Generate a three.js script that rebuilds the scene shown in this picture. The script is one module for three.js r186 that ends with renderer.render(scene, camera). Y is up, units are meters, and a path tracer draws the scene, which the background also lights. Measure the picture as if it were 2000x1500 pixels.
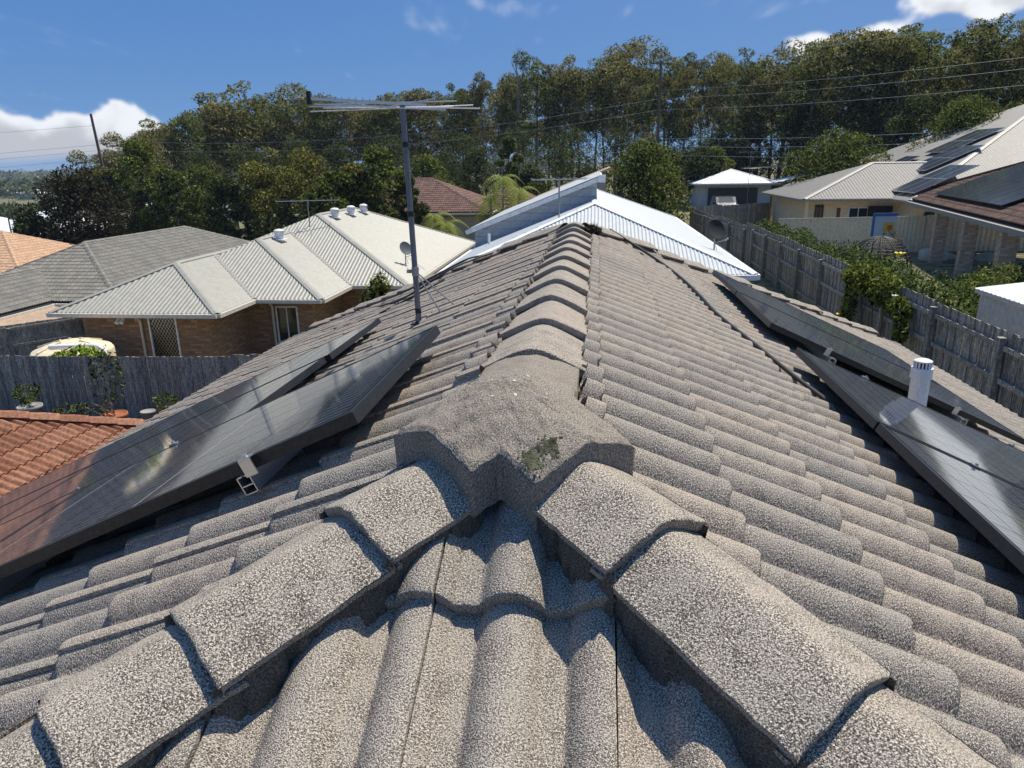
import * as THREE from 'three';
import { mergeGeometries } from 'three/addons/utils/BufferGeometryUtils.js';
import { RoundedBoxGeometry } from 'three/addons/geometries/RoundedBoxGeometry.js';

// ---------------------------------------------------------------- camera
const RIDGE = 4.45;                                   // height of the ridge crest above the lawn
const scene = new THREE.Scene();
const camera = new THREE.PerspectiveCamera(56.2, 4 / 3, 0.05, 9000);
{
  const pitch = 17.05 * Math.PI / 180, yaw = 6.65 * Math.PI / 180, roll = -0.9 * Math.PI / 180;
  const fw = new THREE.Vector3(-Math.sin(yaw), 0, -Math.cos(yaw)), r0 = new THREE.Vector3(Math.cos(yaw), 0, -Math.sin(yaw)), up = new THREE.Vector3(0, 1, 0);
  const F = fw.clone().multiplyScalar(Math.cos(pitch)).addScaledVector(up, -Math.sin(pitch));
  const U0 = up.clone().multiplyScalar(Math.cos(pitch)).addScaledVector(fw, Math.sin(pitch));
  const r = r0.clone().multiplyScalar(Math.cos(roll)).addScaledVector(U0, Math.sin(roll));
  const U = r0.clone().multiplyScalar(-Math.sin(roll)).addScaledVector(U0, Math.cos(roll));
  camera.quaternion.setFromRotationMatrix(new THREE.Matrix4().makeBasis(r, U, F.clone().negate()));
  camera.position.set(0.17, RIDGE + 0.516, 0);
}
// ---------------------------------------------------------------- noise
function rng(seed) { let a = seed >>> 0; return () => { a = (a + 0x6D2B79F5) | 0; let t = Math.imul(a ^ (a >>> 15), 1 | a); t = (t + Math.imul(t ^ (t >>> 7), 61 | t)) ^ t; return ((t ^ (t >>> 14)) >>> 0) / 4294967296; }; }
function hash3(x, y, z) { let h = Math.imul(x, 374761393) ^ Math.imul(y, 668265263) ^ Math.imul(z, 2147483647 ^ 0x5bd1e995); h = Math.imul(h ^ (h >>> 13), 1274126177); return ((h ^ (h >>> 16)) >>> 0) / 4294967296; }
const sm = t => t * t * (3 - 2 * t);
function vnoise(x, y, z) {
  const xi = Math.floor(x), yi = Math.floor(y), zi = Math.floor(z), u = sm(x - xi), v = sm(y - yi), w = sm(z - zi);
  const L = (a, b, t) => a + (b - a) * t;
  return L(L(L(hash3(xi, yi, zi), hash3(xi + 1, yi, zi), u), L(hash3(xi, yi + 1, zi), hash3(xi + 1, yi + 1, zi), u), v),
    L(L(hash3(xi, yi, zi + 1), hash3(xi + 1, yi, zi + 1), u), L(hash3(xi, yi + 1, zi + 1), hash3(xi + 1, yi + 1, zi + 1), u), v), w);
}
function fbm(x, y, z, o = 5) { let s = 0, a = 0.5, f = 1; for (let i = 0; i < o; i++) { s += a * vnoise(x * f + i * 17.3, y * f + i * 5.1, z * f); a *= 0.5; f *= 2.03; } return s / (1 - Math.pow(0.5, o)); }
const ss = (a, b, x) => sm(Math.min(1, Math.max(0, (x - a) / (b - a))));
const lerp = (a, b, t) => a + (b - a) * t;

// ---------------------------------------------------------------- sky: blue air, a cumulus bank low down, thin cirrus
const SUN = new THREE.Vector3(0.31, 1.0, -0.58).normalize();
{
  const W = 3072, H = 1536, data = new Float32Array(W * H * 4);
  for (let j = 0; j < H; j++) {
    const el = ((j + 0.5) / H - 0.5) * Math.PI, ce = Math.cos(el), sy = Math.sin(el);
    for (let i = 0; i < W; i++) {
      const ph = ((i + 0.5) / W - 0.5) * 2 * Math.PI, dx = ce * Math.cos(ph), dz = ce * Math.sin(ph);
      const k = (j * W + i) * 4;
      const e = Math.max(0, sy);
      const hz = Math.exp(-e * 7);
      let r = lerp(0.054, 0.185, hz), g = lerp(0.176, 0.350, hz), b = lerp(0.475, 0.605, hz);
      const sd = Math.max(0, dx * SUN.x + sy * SUN.y + dz * SUN.z);
      const gl = 0.5 * Math.pow(sd, 60) + 0.26 * Math.pow(sd, 5);
      r += gl; g += gl; b += gl * 0.9;
      if (sy > -0.02) {
        const deg = el * 57.2958, az = Math.atan2(dx, -dz) * 57.2958;
        const q = 1 / (sy + 0.06), bump = (c0, w, e0, h) => Math.exp(-Math.pow((az - c0) / w, 2) - (h ? Math.pow((deg - e0) / h, 2) : 0));
        // cumulus banks low on the horizon, with piled tops and grey undersides
        const pres = Math.max(ss(0.50, 0.62, fbm(dx * 2.1 + 3, dz * 2.1, 4.2, 3)), 0) * (1 - 0.95 * bump(-4, 26, 0, 0)) + ss(-25.5, -33, az) * ss(-75, -62, az);
        const pile = fbm(dx * 13, deg * 0.22, dz * 13, 5), puff = fbm(dx * 42, deg * 0.8, dz * 42, 4);
        const T = -2.0 + 6.2 * Math.min(1.0, pres) + 3.6 * (pile - 0.45);
        let c = ss(0.0, 0.45, T - deg + 1.6 * (puff - 0.5)) * ss(0.3, 1.3, deg + 1.2 * (pile - 0.4));
        let sh = lerp(1.0, 0.60, ss(0.4, 2.0, T - deg + 2.6 * (pile - 0.5) + 1.6 * (puff - 0.5)));
        // scattered fair-weather cumulus higher up
        const cu = fbm(dx * q * 0.7 + 9.3, dz * q * 0.7 + 2.1, 7.7, 6), puff2 = fbm(dx * 34, sy * 34, dz * 34, 5);
        const near = 1.35 * bump(24.5, 4.2, 9.6, 1.5) + 0.8 * bump(14.8, 2.6, 7.3, 0.9) + 0.45 * bump(18.6, 2.0, 8.0, 0.6);
        const c2 = ss(0.66, 0.76, cu * 0.6 + 0.26 + 0.44 * near * (0.1 + 1.6 * puff2) - 0.1 * (1 - Math.min(1, near)));
        if (c2 > c) { sh = lerp(0.74, 1.04, ss(0.3, 0.62, puff2)); c = c2; }
        // thin cirrus wisps
        const ci = fbm(dx * q * 1.5 + 4, dz * q * 0.55 - dx * q * 0.9, 2.5, 5) * 0.6 + 0.4 * fbm(dx * q * 7, dz * q * 2.2 - dx * q * 4, 8, 4);
        const c3 = 0.36 * ss(0.56, 0.76, ci + 0.10 * bump(-6, 6, 10.6, 0.9) + 0.09 * bump(8, 8, 10.2, 0.8) + 0.08 * bump(-19, 2.2, 9.7, 0.7) - 0.06 * ss(9, 5, deg));
        r = lerp(r, 0.84 * sh, c * 0.96); g = lerp(g, 0.86 * sh, c * 0.96); b = lerp(b, 0.90 * sh + 0.03 * (1 - sh), c * 0.96);
        r = lerp(r, 0.72, c3 * (1 - c)); g = lerp(g, 0.78, c3 * (1 - c)); b = lerp(b, 0.88, c3 * (1 - c));
      } else { r = 0.16; g = 0.17; b = 0.15; }
      data[k] = r; data[k + 1] = g; data[k + 2] = b; data[k + 3] = 1;
    }
  }
  const t = new THREE.DataTexture(data, W, H, THREE.RGBAFormat, THREE.FloatType);
  t.mapping = THREE.EquirectangularReflectionMapping; t.magFilter = THREE.LinearFilter; t.minFilter = THREE.LinearFilter; t.wrapS = THREE.RepeatWrapping; t.needsUpdate = true;
  scene.background = t; scene.environment = t;
}
const sun = new THREE.DirectionalLight(new THREE.Color(1.0, 0.935, 0.81), 5.0);
sun.position.copy(SUN).multiplyScalar(150); sun.target.position.set(0, 0, -20); sun.castShadow = true; sun.shadow.radius = 1.1;
Object.assign(sun.shadow.camera, { left: -90, right: 90, top: 90, bottom: -90, near: 1, far: 400 }); sun.shadow.mapSize.set(4096, 4096);
scene.add(sun, sun.target);
scene.fog = new THREE.FogExp2(new THREE.Color(0.42, 0.52, 0.66), 0.00022);
const renderer = new THREE.WebGLRenderer({ antialias: true });
renderer.toneMapping = THREE.LinearToneMapping; renderer.toneMappingExposure = 1.12;
renderer.shadowMap.enabled = true;

// ---------------------------------------------------------------- builders
const V3 = (x, y, z) => new THREE.Vector3(x, y, z);
const used = {};
function numbered(n) { const k = used[n] = (used[n] || 0) + 1; return k === 1 ? n : n + '_' + String(k - 1).padStart(3, '0'); }
function put(o, parent) { (parent || scene).add(o); o.castShadow = o.receiveShadow = true; return o; }
function part(name, geo, mat, parent, label) {
  const g = Array.isArray(geo) ? merge(geo) : geo; const m = new THREE.Mesh(g, mat); m.name = name; if (label) m.userData.label = label; return put(m, parent);
}
function merge(gs) {
  gs = gs.map(g => { let h = g.index ? g.toNonIndexed() : g; for (const k of Object.keys(h.attributes)) if (!['position', 'normal', 'uv'].includes(k)) h.deleteAttribute(k); if (!h.attributes.uv) h.setAttribute('uv', new THREE.BufferAttribute(new Float32Array(h.attributes.position.count * 2), 2)); return h; });
  return gs.length === 1 ? gs[0] : mergeGeometries(gs);
}
function tag(o, label, category, group, kind) { o.userData.label = label; if (category) o.userData.category = category; if (group) o.userData.group = group; if (kind) o.userData.kind = kind; return o; }
function thing(name, label, category, pos = [0, 0, 0], turn = 0, group) {
  const o = new THREE.Group(); o.name = numbered(name); o.position.set(...pos); o.rotation.y = turn; scene.add(o); return tag(o, label, category, group);
}
function solo(name, geo, mat, label, category, group) { const m = part(numbered(name), geo, mat, scene); return tag(m, label, category, group); }
function structure(name, geo, mat, label) { const m = part(numbered(name), geo, mat, scene); m.userData.kind = 'structure'; if (label) m.userData.label = label; return m; }
function copy(o, pos, turn, label) { const c = o.clone(); c.name = numbered(o.name.replace(/_\d\d\d$/, '')); c.userData = { ...o.userData }; if (label) c.userData.label = label; c.position.set(...pos); if (turn !== undefined) c.rotation.y = turn; scene.add(c); return c; }
// boxes with uv in metres
function box(w, h, d, x = 0, y = 0, z = 0, ry = 0) {
  const g = new THREE.BoxGeometry(w, h, d), uv = g.attributes.uv, dims = [[d, h], [d, h], [w, d], [w, d], [w, h], [w, h]];
  for (let i = 0; i < 24; i++) { const [a, b] = dims[i >> 2]; uv.setXY(i, uv.getX(i) * a, uv.getY(i) * b); }
  if (ry) g.rotateY(ry); g.translate(x, y, z); return g;
}
function bar(a, b, w, h, up = V3(0, 1, 0)) {                      // rectangular bar from a to b
  const d = b.clone().sub(a), L = d.length(); d.normalize();
  const x = up.clone().cross(d).normalize(), y = d.clone().cross(x).normalize();
  const g = box(w, h, L); g.applyMatrix4(new THREE.Matrix4().makeBasis(x, y, d).setPosition(a.clone().add(b).multiplyScalar(0.5))); return g;
}
function rod(a, b, r0, r1 = r0, n = 8) {
  const d = b.clone().sub(a), L = d.length(); const g = new THREE.CylinderGeometry(r1, r0, L, n, 1);
  g.applyQuaternion(new THREE.Quaternion().setFromUnitVectors(V3(0, 1, 0), d.normalize())); g.translate((a.x + b.x) / 2, (a.y + b.y) / 2, (a.z + b.z) / 2); return g;
}
function tube(pts, r, seg = 40, rad = 6) { return new THREE.TubeGeometry(new THREE.CatmullRomCurve3(pts), seg, r, rad); }
function lathe(pts, n = 20) { return new THREE.LatheGeometry(pts.map(p => new THREE.Vector2(p[0], p[1])), n); }
function poly(verts, quads) {                                     // quads/tris over shared verts, flat normals, planar uv
  const pos = [], uv = [];
  for (const q of quads) { const t = q.length === 4 ? [q[0], q[1], q[2], q[0], q[2], q[3]] : q; for (const i of t) { const v = verts[i]; pos.push(...v); uv.push(v[0] + v[2] * 0.37, v[1] + v[2]); } }
  const g = new THREE.BufferGeometry(); g.setAttribute('position', new THREE.Float32BufferAttribute(pos, 3)); g.setAttribute('uv', new THREE.Float32BufferAttribute(uv, 2)); g.computeVertexNormals(); return g;
}
// ---------------------------------------------------------------- computed textures
function texture(size, fn, srgb = true, rep = 1) {
  const d = new Uint8Array(size * size * 4);
  for (let j = 0; j < size; j++) for (let i = 0; i < size; i++) { const c = fn(i, j), k = (j * size + i) * 4; d[k] = c[0]; d[k + 1] = c[1]; d[k + 2] = c[2]; d[k + 3] = 255; }
  const t = new THREE.DataTexture(d, size, size); t.wrapS = t.wrapT = THREE.RepeatWrapping; t.magFilter = THREE.LinearFilter; t.minFilter = THREE.LinearMipmapLinearFilter; t.generateMipmaps = true;
  if (srgb) t.colorSpace = THREE.SRGBColorSpace; t.repeat.set(rep, rep); t.needsUpdate = true; return t;
}
function blurField(src, n, r) {                                   // wrap-around box blur, both ways
  const a = new Float32Array(n * n), o = new Float32Array(n * n), w = 2 * r + 1;
  for (let j = 0; j < n; j++) { let s = 0; for (let i = -r; i <= r; i++) s += src[j * n + ((i + n) % n)]; for (let i = 0; i < n; i++) { a[j * n + i] = s / w; s += src[j * n + ((i + r + 1) % n)] - src[j * n + ((i - r + n) % n)]; } }
  for (let i = 0; i < n; i++) { let s = 0; for (let j = -r; j <= r; j++) s += a[((j + n) % n) * n + i]; for (let j = 0; j < n; j++) { o[j * n + i] = s / w; s += a[((j + r + 1) % n) * n + i] - a[((j - r + n) % n) * n + i]; } }
  return o;
}
function whiteField(n, seed) { const r = rng(seed), f = new Float32Array(n * n); for (let i = 0; i < n * n; i++) f[i] = r() - 0.5; return f; }
function unit(f) { let s = 0, m = 0; for (const v of f) m += v; m /= f.length; for (const v of f) s += (v - m) * (v - m); s = Math.sqrt(s / f.length); return f.map(v => (v - m) / s); }
const lin = (r, g, b) => new THREE.Color().setRGB(r, g, b);
// weathered concrete: pale sand grains standing in dark worn matrix, grey lichen films in blotches
const GN = 1024;
const grainFields = (() => {
  const w = whiteField(GN, 11), a = blurField(w, GN, 1), b = blurField(blurField(w, GN, 2), GN, 2); const g = new Float32Array(GN * GN); for (let i = 0; i < g.length; i++) g[i] = a[i] - b[i];
  const w2 = whiteField(GN, 23), c = unit(blurField(blurField(blurField(w2, GN, 24), GN, 24), GN, 24)), w3 = whiteField(GN, 31), e = unit(blurField(blurField(w3, GN, 7), GN, 7));
  const w5 = whiteField(GN, 47), a5 = blurField(blurField(w5, GN, 2), GN, 1), b5 = blurField(blurField(w5, GN, 5), GN, 5), h5 = new Float32Array(GN * GN); for (let i = 0; i < h5.length; i++) h5[i] = a5[i] - b5[i];
  return { g: unit(g), blotch: c, mid: e, big: unit(h5) };
})();
function grainMap(pale, dark, stain, contrast, seedShift = 0) {
  return texture(GN, (i, j) => {
    const k = ((j + seedShift) % GN) * GN + ((i + seedShift * 3) % GN), bl = grainFields.blotch[k], md = grainFields.mid[k];
    const big = grainFields.big[k], spot = Math.max(0, grainFields.mid[((j * 2 + 311) % GN) * GN + ((i * 2 + 97) % GN)] - 1.9);
    let t = 0.5 + contrast * (0.8 * grainFields.g[k] + 0.55 * big + 0.14 * md + 0.12 * bl - 1.1 * spot); t = Math.min(1, Math.max(0, t)); t = lerp(t, sm(t), 0.6);
    const s = Math.min(1, Math.max(0, 0.18 * bl + 0.14 * md + 0.12));
    return [0, 1, 2].map(q => Math.max(0, Math.min(255, lerp(lerp(dark[q], pale[q], t), stain[q], s * 0.55))));
  });
}
const grainBump = texture(GN, (i, j) => { const k = j * GN + i; const v = 128 + 38 * grainFields.g[k] + 26 * grainFields.big[k] + 10 * grainFields.mid[k]; const c = Math.max(0, Math.min(255, v)); return [c, c, c]; }, false);
function tileMat(pale, dark, stain, contrast, shift, uvScale) {
  const m = grainMap(pale, dark, stain, contrast, shift), b = grainBump.clone(); m.repeat.set(uvScale, uvScale); b.repeat.set(uvScale, uvScale); b.needsUpdate = true;
  return new THREE.MeshStandardMaterial({ map: m, bumpMap: b, bumpScale: 0.0018, roughness: 0.95, side: THREE.DoubleSide });
}
const concreteMats = [
  tileMat([218, 206, 188], [84, 76, 68], [146, 136, 122], 0.31, 0, 1.9),
  tileMat([211, 201, 185], [78, 71, 64], [128, 121, 111], 0.31, 217, 1.9),
  tileMat([221, 207, 188], [88, 78, 69], [152, 139, 124], 0.30, 431, 1.9),
];
const capMat = tileMat([220, 208, 190], [70, 62, 54], [148, 138, 124], 0.35, 640, 1.65);
const mortarMat = tileMat([132, 122, 109], [62, 55, 48], [52, 48, 40], 0.24, 120, 1.5);
const pointingMat = tileMat([186, 174, 158], [92, 84, 75], [84, 78, 66], 0.27, 333, 1.7); pointingMat.bumpScale = 0.0018;
// mottled plain colour: low-contrast map for paint, metal, timber, render
const mottleFields = unit(blurField(blurField(whiteField(512, 5), 512, 5), 512, 5)), fineField = unit(blurField(whiteField(512, 6), 512, 1)), longField = (() => { const n = 512, w = blurField(whiteField(n, 9), n, 1), o = new Float32Array(n * n), r = 40; for (let i = 0; i < n; i++) { let a = 0; for (let j = -r; j <= r; j++) a += w[((j + n) % n) * n + i]; for (let j = 0; j < n; j++) { o[j * n + i] = a; a += w[((j + r + 1) % n) * n + i] - w[((j - r + n) % n) * n + i]; } } return unit(o); })();
function mottled(rgb, amt = 0.06, fine = 0.04, long = 0, rep = 0.5) {
  return texture(512, (i, j) => { const k = j * 512 + i, f = 1 + amt * mottleFields[k] + fine * fineField[k] + long * longField[k]; return rgb.map(c => Math.max(0, Math.min(255, c * f))); }, true, rep);
}
function paint(rgb, rough = 0.6, o = {}) { return new THREE.MeshStandardMaterial({ map: mottled(rgb, o.amt ?? 0.025, o.fine ?? 0.02, o.long ?? 0, o.rep ?? 0.35), roughness: rough, metalness: o.metal ?? 0, side: o.side ?? THREE.DoubleSide }); }
const flat = (r, g, b, rough = 0.7, metal = 0) => new THREE.MeshStandardMaterial({ color: lin(r, g, b), roughness: rough, metalness: metal, side: THREE.DoubleSide });
function brickwork(a, b, mortar) {                                  // fine stretcher-bond colouring for walls far off: 4 bricks x 12 courses in 0.96 x 1.032 m
  const n = 256, r = rng(a[0] + b[2]), tone = [...Array(12 * 9)].map(() => [r(), 0.88 + 0.24 * r()]);
  const t = texture(n, (i, j) => { const cy = j / n * 12, row = Math.floor(cy), fx = i / n * 4 + (row % 2) * 0.5, col = Math.floor(fx) % 4, fy = cy - row, m = fy < 0.13 || fx - Math.floor(fx) < 0.045, q = tone[row * 9 + col], k = ((j * 2) % 512) * 512 + (i * 2) % 512; return [0, 1, 2].map(c => Math.max(0, Math.min(255, (m ? mortar[c] : lerp(a[c], b[c], q[0]) * q[1]) * (1 + 0.05 * fineField[k])))); });
  t.repeat.set(1 / 0.96, 1 / 1.032); return new THREE.MeshStandardMaterial({ map: t, roughness: 0.93, side: THREE.DoubleSide });
}
const M = {
  orange: [[136, 90, 66], [124, 80, 56], [144, 100, 74]].map(c => paint(c, 0.85, { amt: 0.07, fine: 0.06, rep: 1 })),
  greyTile: [[126, 122, 112], [118, 115, 107], [133, 128, 117]].map(c => paint(c, 0.85, { amt: 0.05, fine: 0.04, rep: 0.8 })),
  beigeTile: [[196, 160, 128], [188, 150, 118]].map(c => paint(c, 0.85, { amt: 0.05 })),
  brownTile: [[104, 74, 62], [92, 64, 54], [112, 82, 70]].map(c => paint(c, 0.85, { amt: 0.08, fine: 0.06 })),
  rustTile: [[96, 70, 58], [86, 62, 50], [106, 80, 66]].map(c => paint(c, 0.85, { amt: 0.08, fine: 0.06 })),
  creamRoof: paint([154, 151, 138], 0.5, { amt: 0.02, fine: 0.012, rep: 0.22 }),
  whiteRoof: paint([186, 189, 187], 0.55, { amt: 0.012, fine: 0.008, rep: 0.22 }),
  greyRoof: paint([126, 120, 110], 0.5, { amt: 0.03, rep: 0.22 }),
  tanRoof: paint([178, 152, 124], 0.5, { amt: 0.04 }),
  farWhite: paint([228, 228, 226], 0.55),
  brick: brickwork([172, 138, 106], [140, 106, 80], [112, 100, 88]),
  brickGrey: brickwork([196, 170, 146], [166, 142, 122], [150, 140, 128]),
  render: paint([196, 194, 186], 0.85), renderCream: paint([226, 206, 172], 0.85), darkDoor: paint([58, 56, 56], 0.6),
  fascia: paint([204, 196, 182], 0.5), fasciaGrey: paint([150, 144, 134], 0.5), white: paint([226, 226, 224], 0.5), 
  glass: new THREE.MeshStandardMaterial({ color: lin(0.02, 0.024, 0.03), roughness: 0.06, metalness: 0.1, side: THREE.DoubleSide }),
  paling: [[152, 144, 132], [134, 127, 118], [164, 154, 140], [142, 132, 119]].map(c => paint(c, 0.95, { amt: 0.07, fine: 0.06, long: 0.17, rep: 0.9 })),
  alu: new THREE.MeshStandardMaterial({ color: lin(0.62, 0.63, 0.64), roughness: 0.32, metalness: 0.9 }),
  galv: new THREE.MeshStandardMaterial({ map: mottled([150, 152, 154], 0.12, 0.08, 0, 2), roughness: 0.42, metalness: 0.75 }),
  mast: new THREE.MeshStandardMaterial({ map: mottled([112, 116, 122], 0.08, 0.05, 0, 2), roughness: 0.5, metalness: 0.5 }),
  black: flat(0.014, 0.014, 0.015, 0.55), rubber: flat(0.022, 0.022, 0.024, 0.7),
  frame: new THREE.MeshStandardMaterial({ map: mottled([42, 44, 48], 0.1, 0.12, 0, 3), roughness: 0.38, metalness: 0.35, side: THREE.DoubleSide }),
  pvc: paint([226, 226, 222], 0.45, { amt: 0.05, fine: 0.02, rep: 3 }),
  bark: paint([118, 104, 88], 0.95, { amt: 0.12, fine: 0.1, long: 0.15, rep: 0.6 }), paleBark: paint([176, 164, 146], 0.9, { amt: 0.16, fine: 0.08, long: 0.12, rep: 0.5 }), deadBark: paint([128, 118, 108], 0.95, { amt: 0.1 }),
  terracotta: paint([158, 92, 60], 0.85, { amt: 0.08, rep: 2 }), potGrey: paint([148, 146, 142], 0.8), potBlue: paint([62, 74, 104], 0.5), soil: paint([70, 56, 44], 1),
  tank: paint([222, 206, 172], 0.55), hardwood: paint([108, 92, 78], 0.9, { long: 0.12 }),
  red: flat(0.25, 0.03, 0.02, 0.6), yellow: flat(0.62, 0.42, 0.03, 0.6), blue: flat(0.05, 0.13, 0.34, 0.5), petal: flat(0.75, 0.55, 0.03, 0.6), whitePetal: flat(0.7, 0.7, 0.62, 0.7),
};
// ---------------------------------------------------------------- ground
const GX = [-900, -120, -60, -35, -24, -14, -6.5, -5, 5.5, 6.6, 20, 60, 900], GY = [-16, -7.5, -5.2, -4, -3.3, -1.7, -1.2, 0, 0, 0.5, 0.8, 1.8, 9];
function ground(x) { let i = 0; while (i < GX.length - 2 && x > GX[i + 1]) i++; return lerp(GY[i], GY[i + 1], Math.min(1, Math.max(0, (x - GX[i]) / (GX[i + 1] - GX[i])))); }
{
  const xs = [-4000, ...GX, 4000], zs = [60, 20, 0, -30, -60, -100, -200, -400, -900, -2000, -5000];
  const v = [], uv = [], idx = [];
  for (const z of zs) for (const x of xs) { v.push(x, ground(x) - 0.02, z); uv.push(x, z); }
  const n = xs.length; for (let j = 0; j < zs.length - 1; j++) for (let i = 0; i < n - 1; i++) { const a = j * n + i; idx.push(a, a + 1, a + n, a + 1, a + n + 1, a + n); }
  const g = new THREE.BufferGeometry(); g.setAttribute('position', new THREE.Float32BufferAttribute(v, 3)); g.setAttribute('uv', new THREE.Float32BufferAttribute(uv, 2)); g.setIndex(idx); g.computeVertexNormals();
  structure('ground', g, paint([104, 100, 68], 1, { amt: 0.16, fine: 0.14, rep: 0.06 }), 'dry grassy ground between the houses');
}
// ---------------------------------------------------------------- roof tiles
// a concrete tile, local x across, y up, z down the slope; the interlock joint lies on the shoulder of a roll
const TW = 0.30, GAUGE = 0.318, TLEN = 0.40;
function rollHeight(u) {
  const hw = 0.053; let h = 0;
  for (const c of [-0.02, 0.13, 0.28]) { const t = Math.abs(u - c) / hw; if (t < 1) h = Math.max(h, 0.044 * Math.pow(1 - t * t, 0.78)); }
  return h;
}
function tileGeometry(nu, rows, seed, clampFn, vMin = 0) {
  const r = rng(seed), us = []; for (let i = 0; i <= nu; i++) us.push(0.0018 + (TW - 0.0036) * i / nu);
  const vs = rows > 3 ? [0.0, 0.14, 0.27, TLEN - 0.016, TLEN - 0.005, TLEN] : [0.0, TLEN - 0.008, TLEN];
  if (vMin) { for (let i = 0; i < vs.length - 2; i++) vs[i] = Math.max(vs[i], vMin + i * 0.002); }
  const drop = vs.map(v => v > TLEN - 0.001 ? 0.0045 : v > TLEN - 0.006 ? 0.0008 : 0);
  const ox = r() * 1.3, oy = r() * 1.3, ph = r() * 6, amp = 0.0012;
  const pos = [], uv = [], idx = [];
  const rowsOut = vs.length + 1;
  const y = (u, v, k) => 0.024 * (v - (TLEN - GAUGE)) / GAUGE + 0.002 + rollHeight(u) - (u < 0.034 ? 0.005 : 0) + amp * Math.sin(u * 31 + ph + v * 9) - drop[k];
  const chip = (u, v) => v > TLEN - 0.02 ? 0.0045 * (vnoise(u * 70 + ph * 9, ph * 3, seed) - 0.5) - (vnoise(u * 26 + ph * 5, seed * 1.7, 2) > 0.86 ? 0.006 : 0) : 0;
  const add = (u, h, v, dv = 0) => { let uu = u; v += chip(u, v); if (clampFn) uu = clampFn(u, v); pos.push(uu, h, v); uv.push(uu + ox + dv * 0.3, v + oy + dv); };
  vs.forEach((v, k) => { for (const u of us) add(u, y(u, v, k), v); });
  for (const u of us) add(u, y(u, TLEN, vs.length - 1) - 0.024, TLEN - 0.002, 0.026);            // nose
  const n = us.length;
  for (let j = 0; j < rowsOut - 1; j++) for (let i = 0; i < n - 1; i++) { const a = j * n + i; idx.push(a, a + n, a + 1, a + 1, a + n, a + n + 1); }
  const e0 = pos.length / 3;                                                               // side edges
  for (const s of [0, n - 1]) { const b = pos.length / 3; vs.forEach((v, k) => { const u = us[s]; add(u, y(u, v, k), v); add(u, y(u, v, k) - 0.016, v, 0.016); }); for (let k = 0; k < vs.length - 1; k++) { const a = b + 2 * k; if (s) idx.push(a, a + 1, a + 2, a + 2, a + 1, a + 3); else idx.push(a, a + 2, a + 1, a + 2, a + 3, a + 1); } }
  const g = new THREE.BufferGeometry(); g.setAttribute('position', new THREE.Float32BufferAttribute(pos, 3)); g.setAttribute('uv', new THREE.Float32BufferAttribute(uv, 2)); g.setIndex(idx); g.computeVertexNormals(); return g;
}
// rectangular hip roof -> four faces; u along the eave (right when looking up the slope), s down the slope from ridge level
function hipFaces(x0, x1, z0, z1, eave, slope) {
  const a = Math.atan(slope), c = Math.cos(a), sn = Math.sin(a), half = Math.min(x1 - x0, z1 - z0) / 2, S = half / c;
  const mk = (E, U, V, len, long) => { const O = E.clone().addScaledVector(V, -S); return { O, U, V, N: V.clone().cross(U).normalize(), poly: [[half, 0], [len - half, 0], [len, S], [0, S]], S, len }; };
  return { front: mk(V3(x0, eave, z1), V3(1, 0, 0), V3(0, -sn, c), x1 - x0), right: mk(V3(x1, eave, z1), V3(0, 0, -1), V3(c, -sn, 0), z1 - z0),
    back: mk(V3(x1, eave, z0), V3(-1, 0, 0), V3(0, -sn, -c), x1 - x0), left: mk(V3(x0, eave, z0), V3(0, 0, 1), V3(-c, -sn, 0), z1 - z0), S, half, ridgeY: eave + half * slope };
}
function span(polyg, s) {                                          // extent in u of a convex polygon at level s
  let lo = 1e9, hi = -1e9; for (let i = 0; i < polyg.length; i++) { const [u0, s0] = polyg[i], [u1, s1] = polyg[(i + 1) % polyg.length]; if ((s - s0) * (s - s1) <= 0) { if (Math.abs(s1 - s0) < 1e-9) { lo = Math.min(lo, u0, u1); hi = Math.max(hi, u0, u1); } else { const u = u0 + (u1 - u0) * (s - s0) / (s1 - s0); lo = Math.min(lo, u); hi = Math.max(hi, u); } } }
  return lo > hi ? null : [lo, hi];
}
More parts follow.
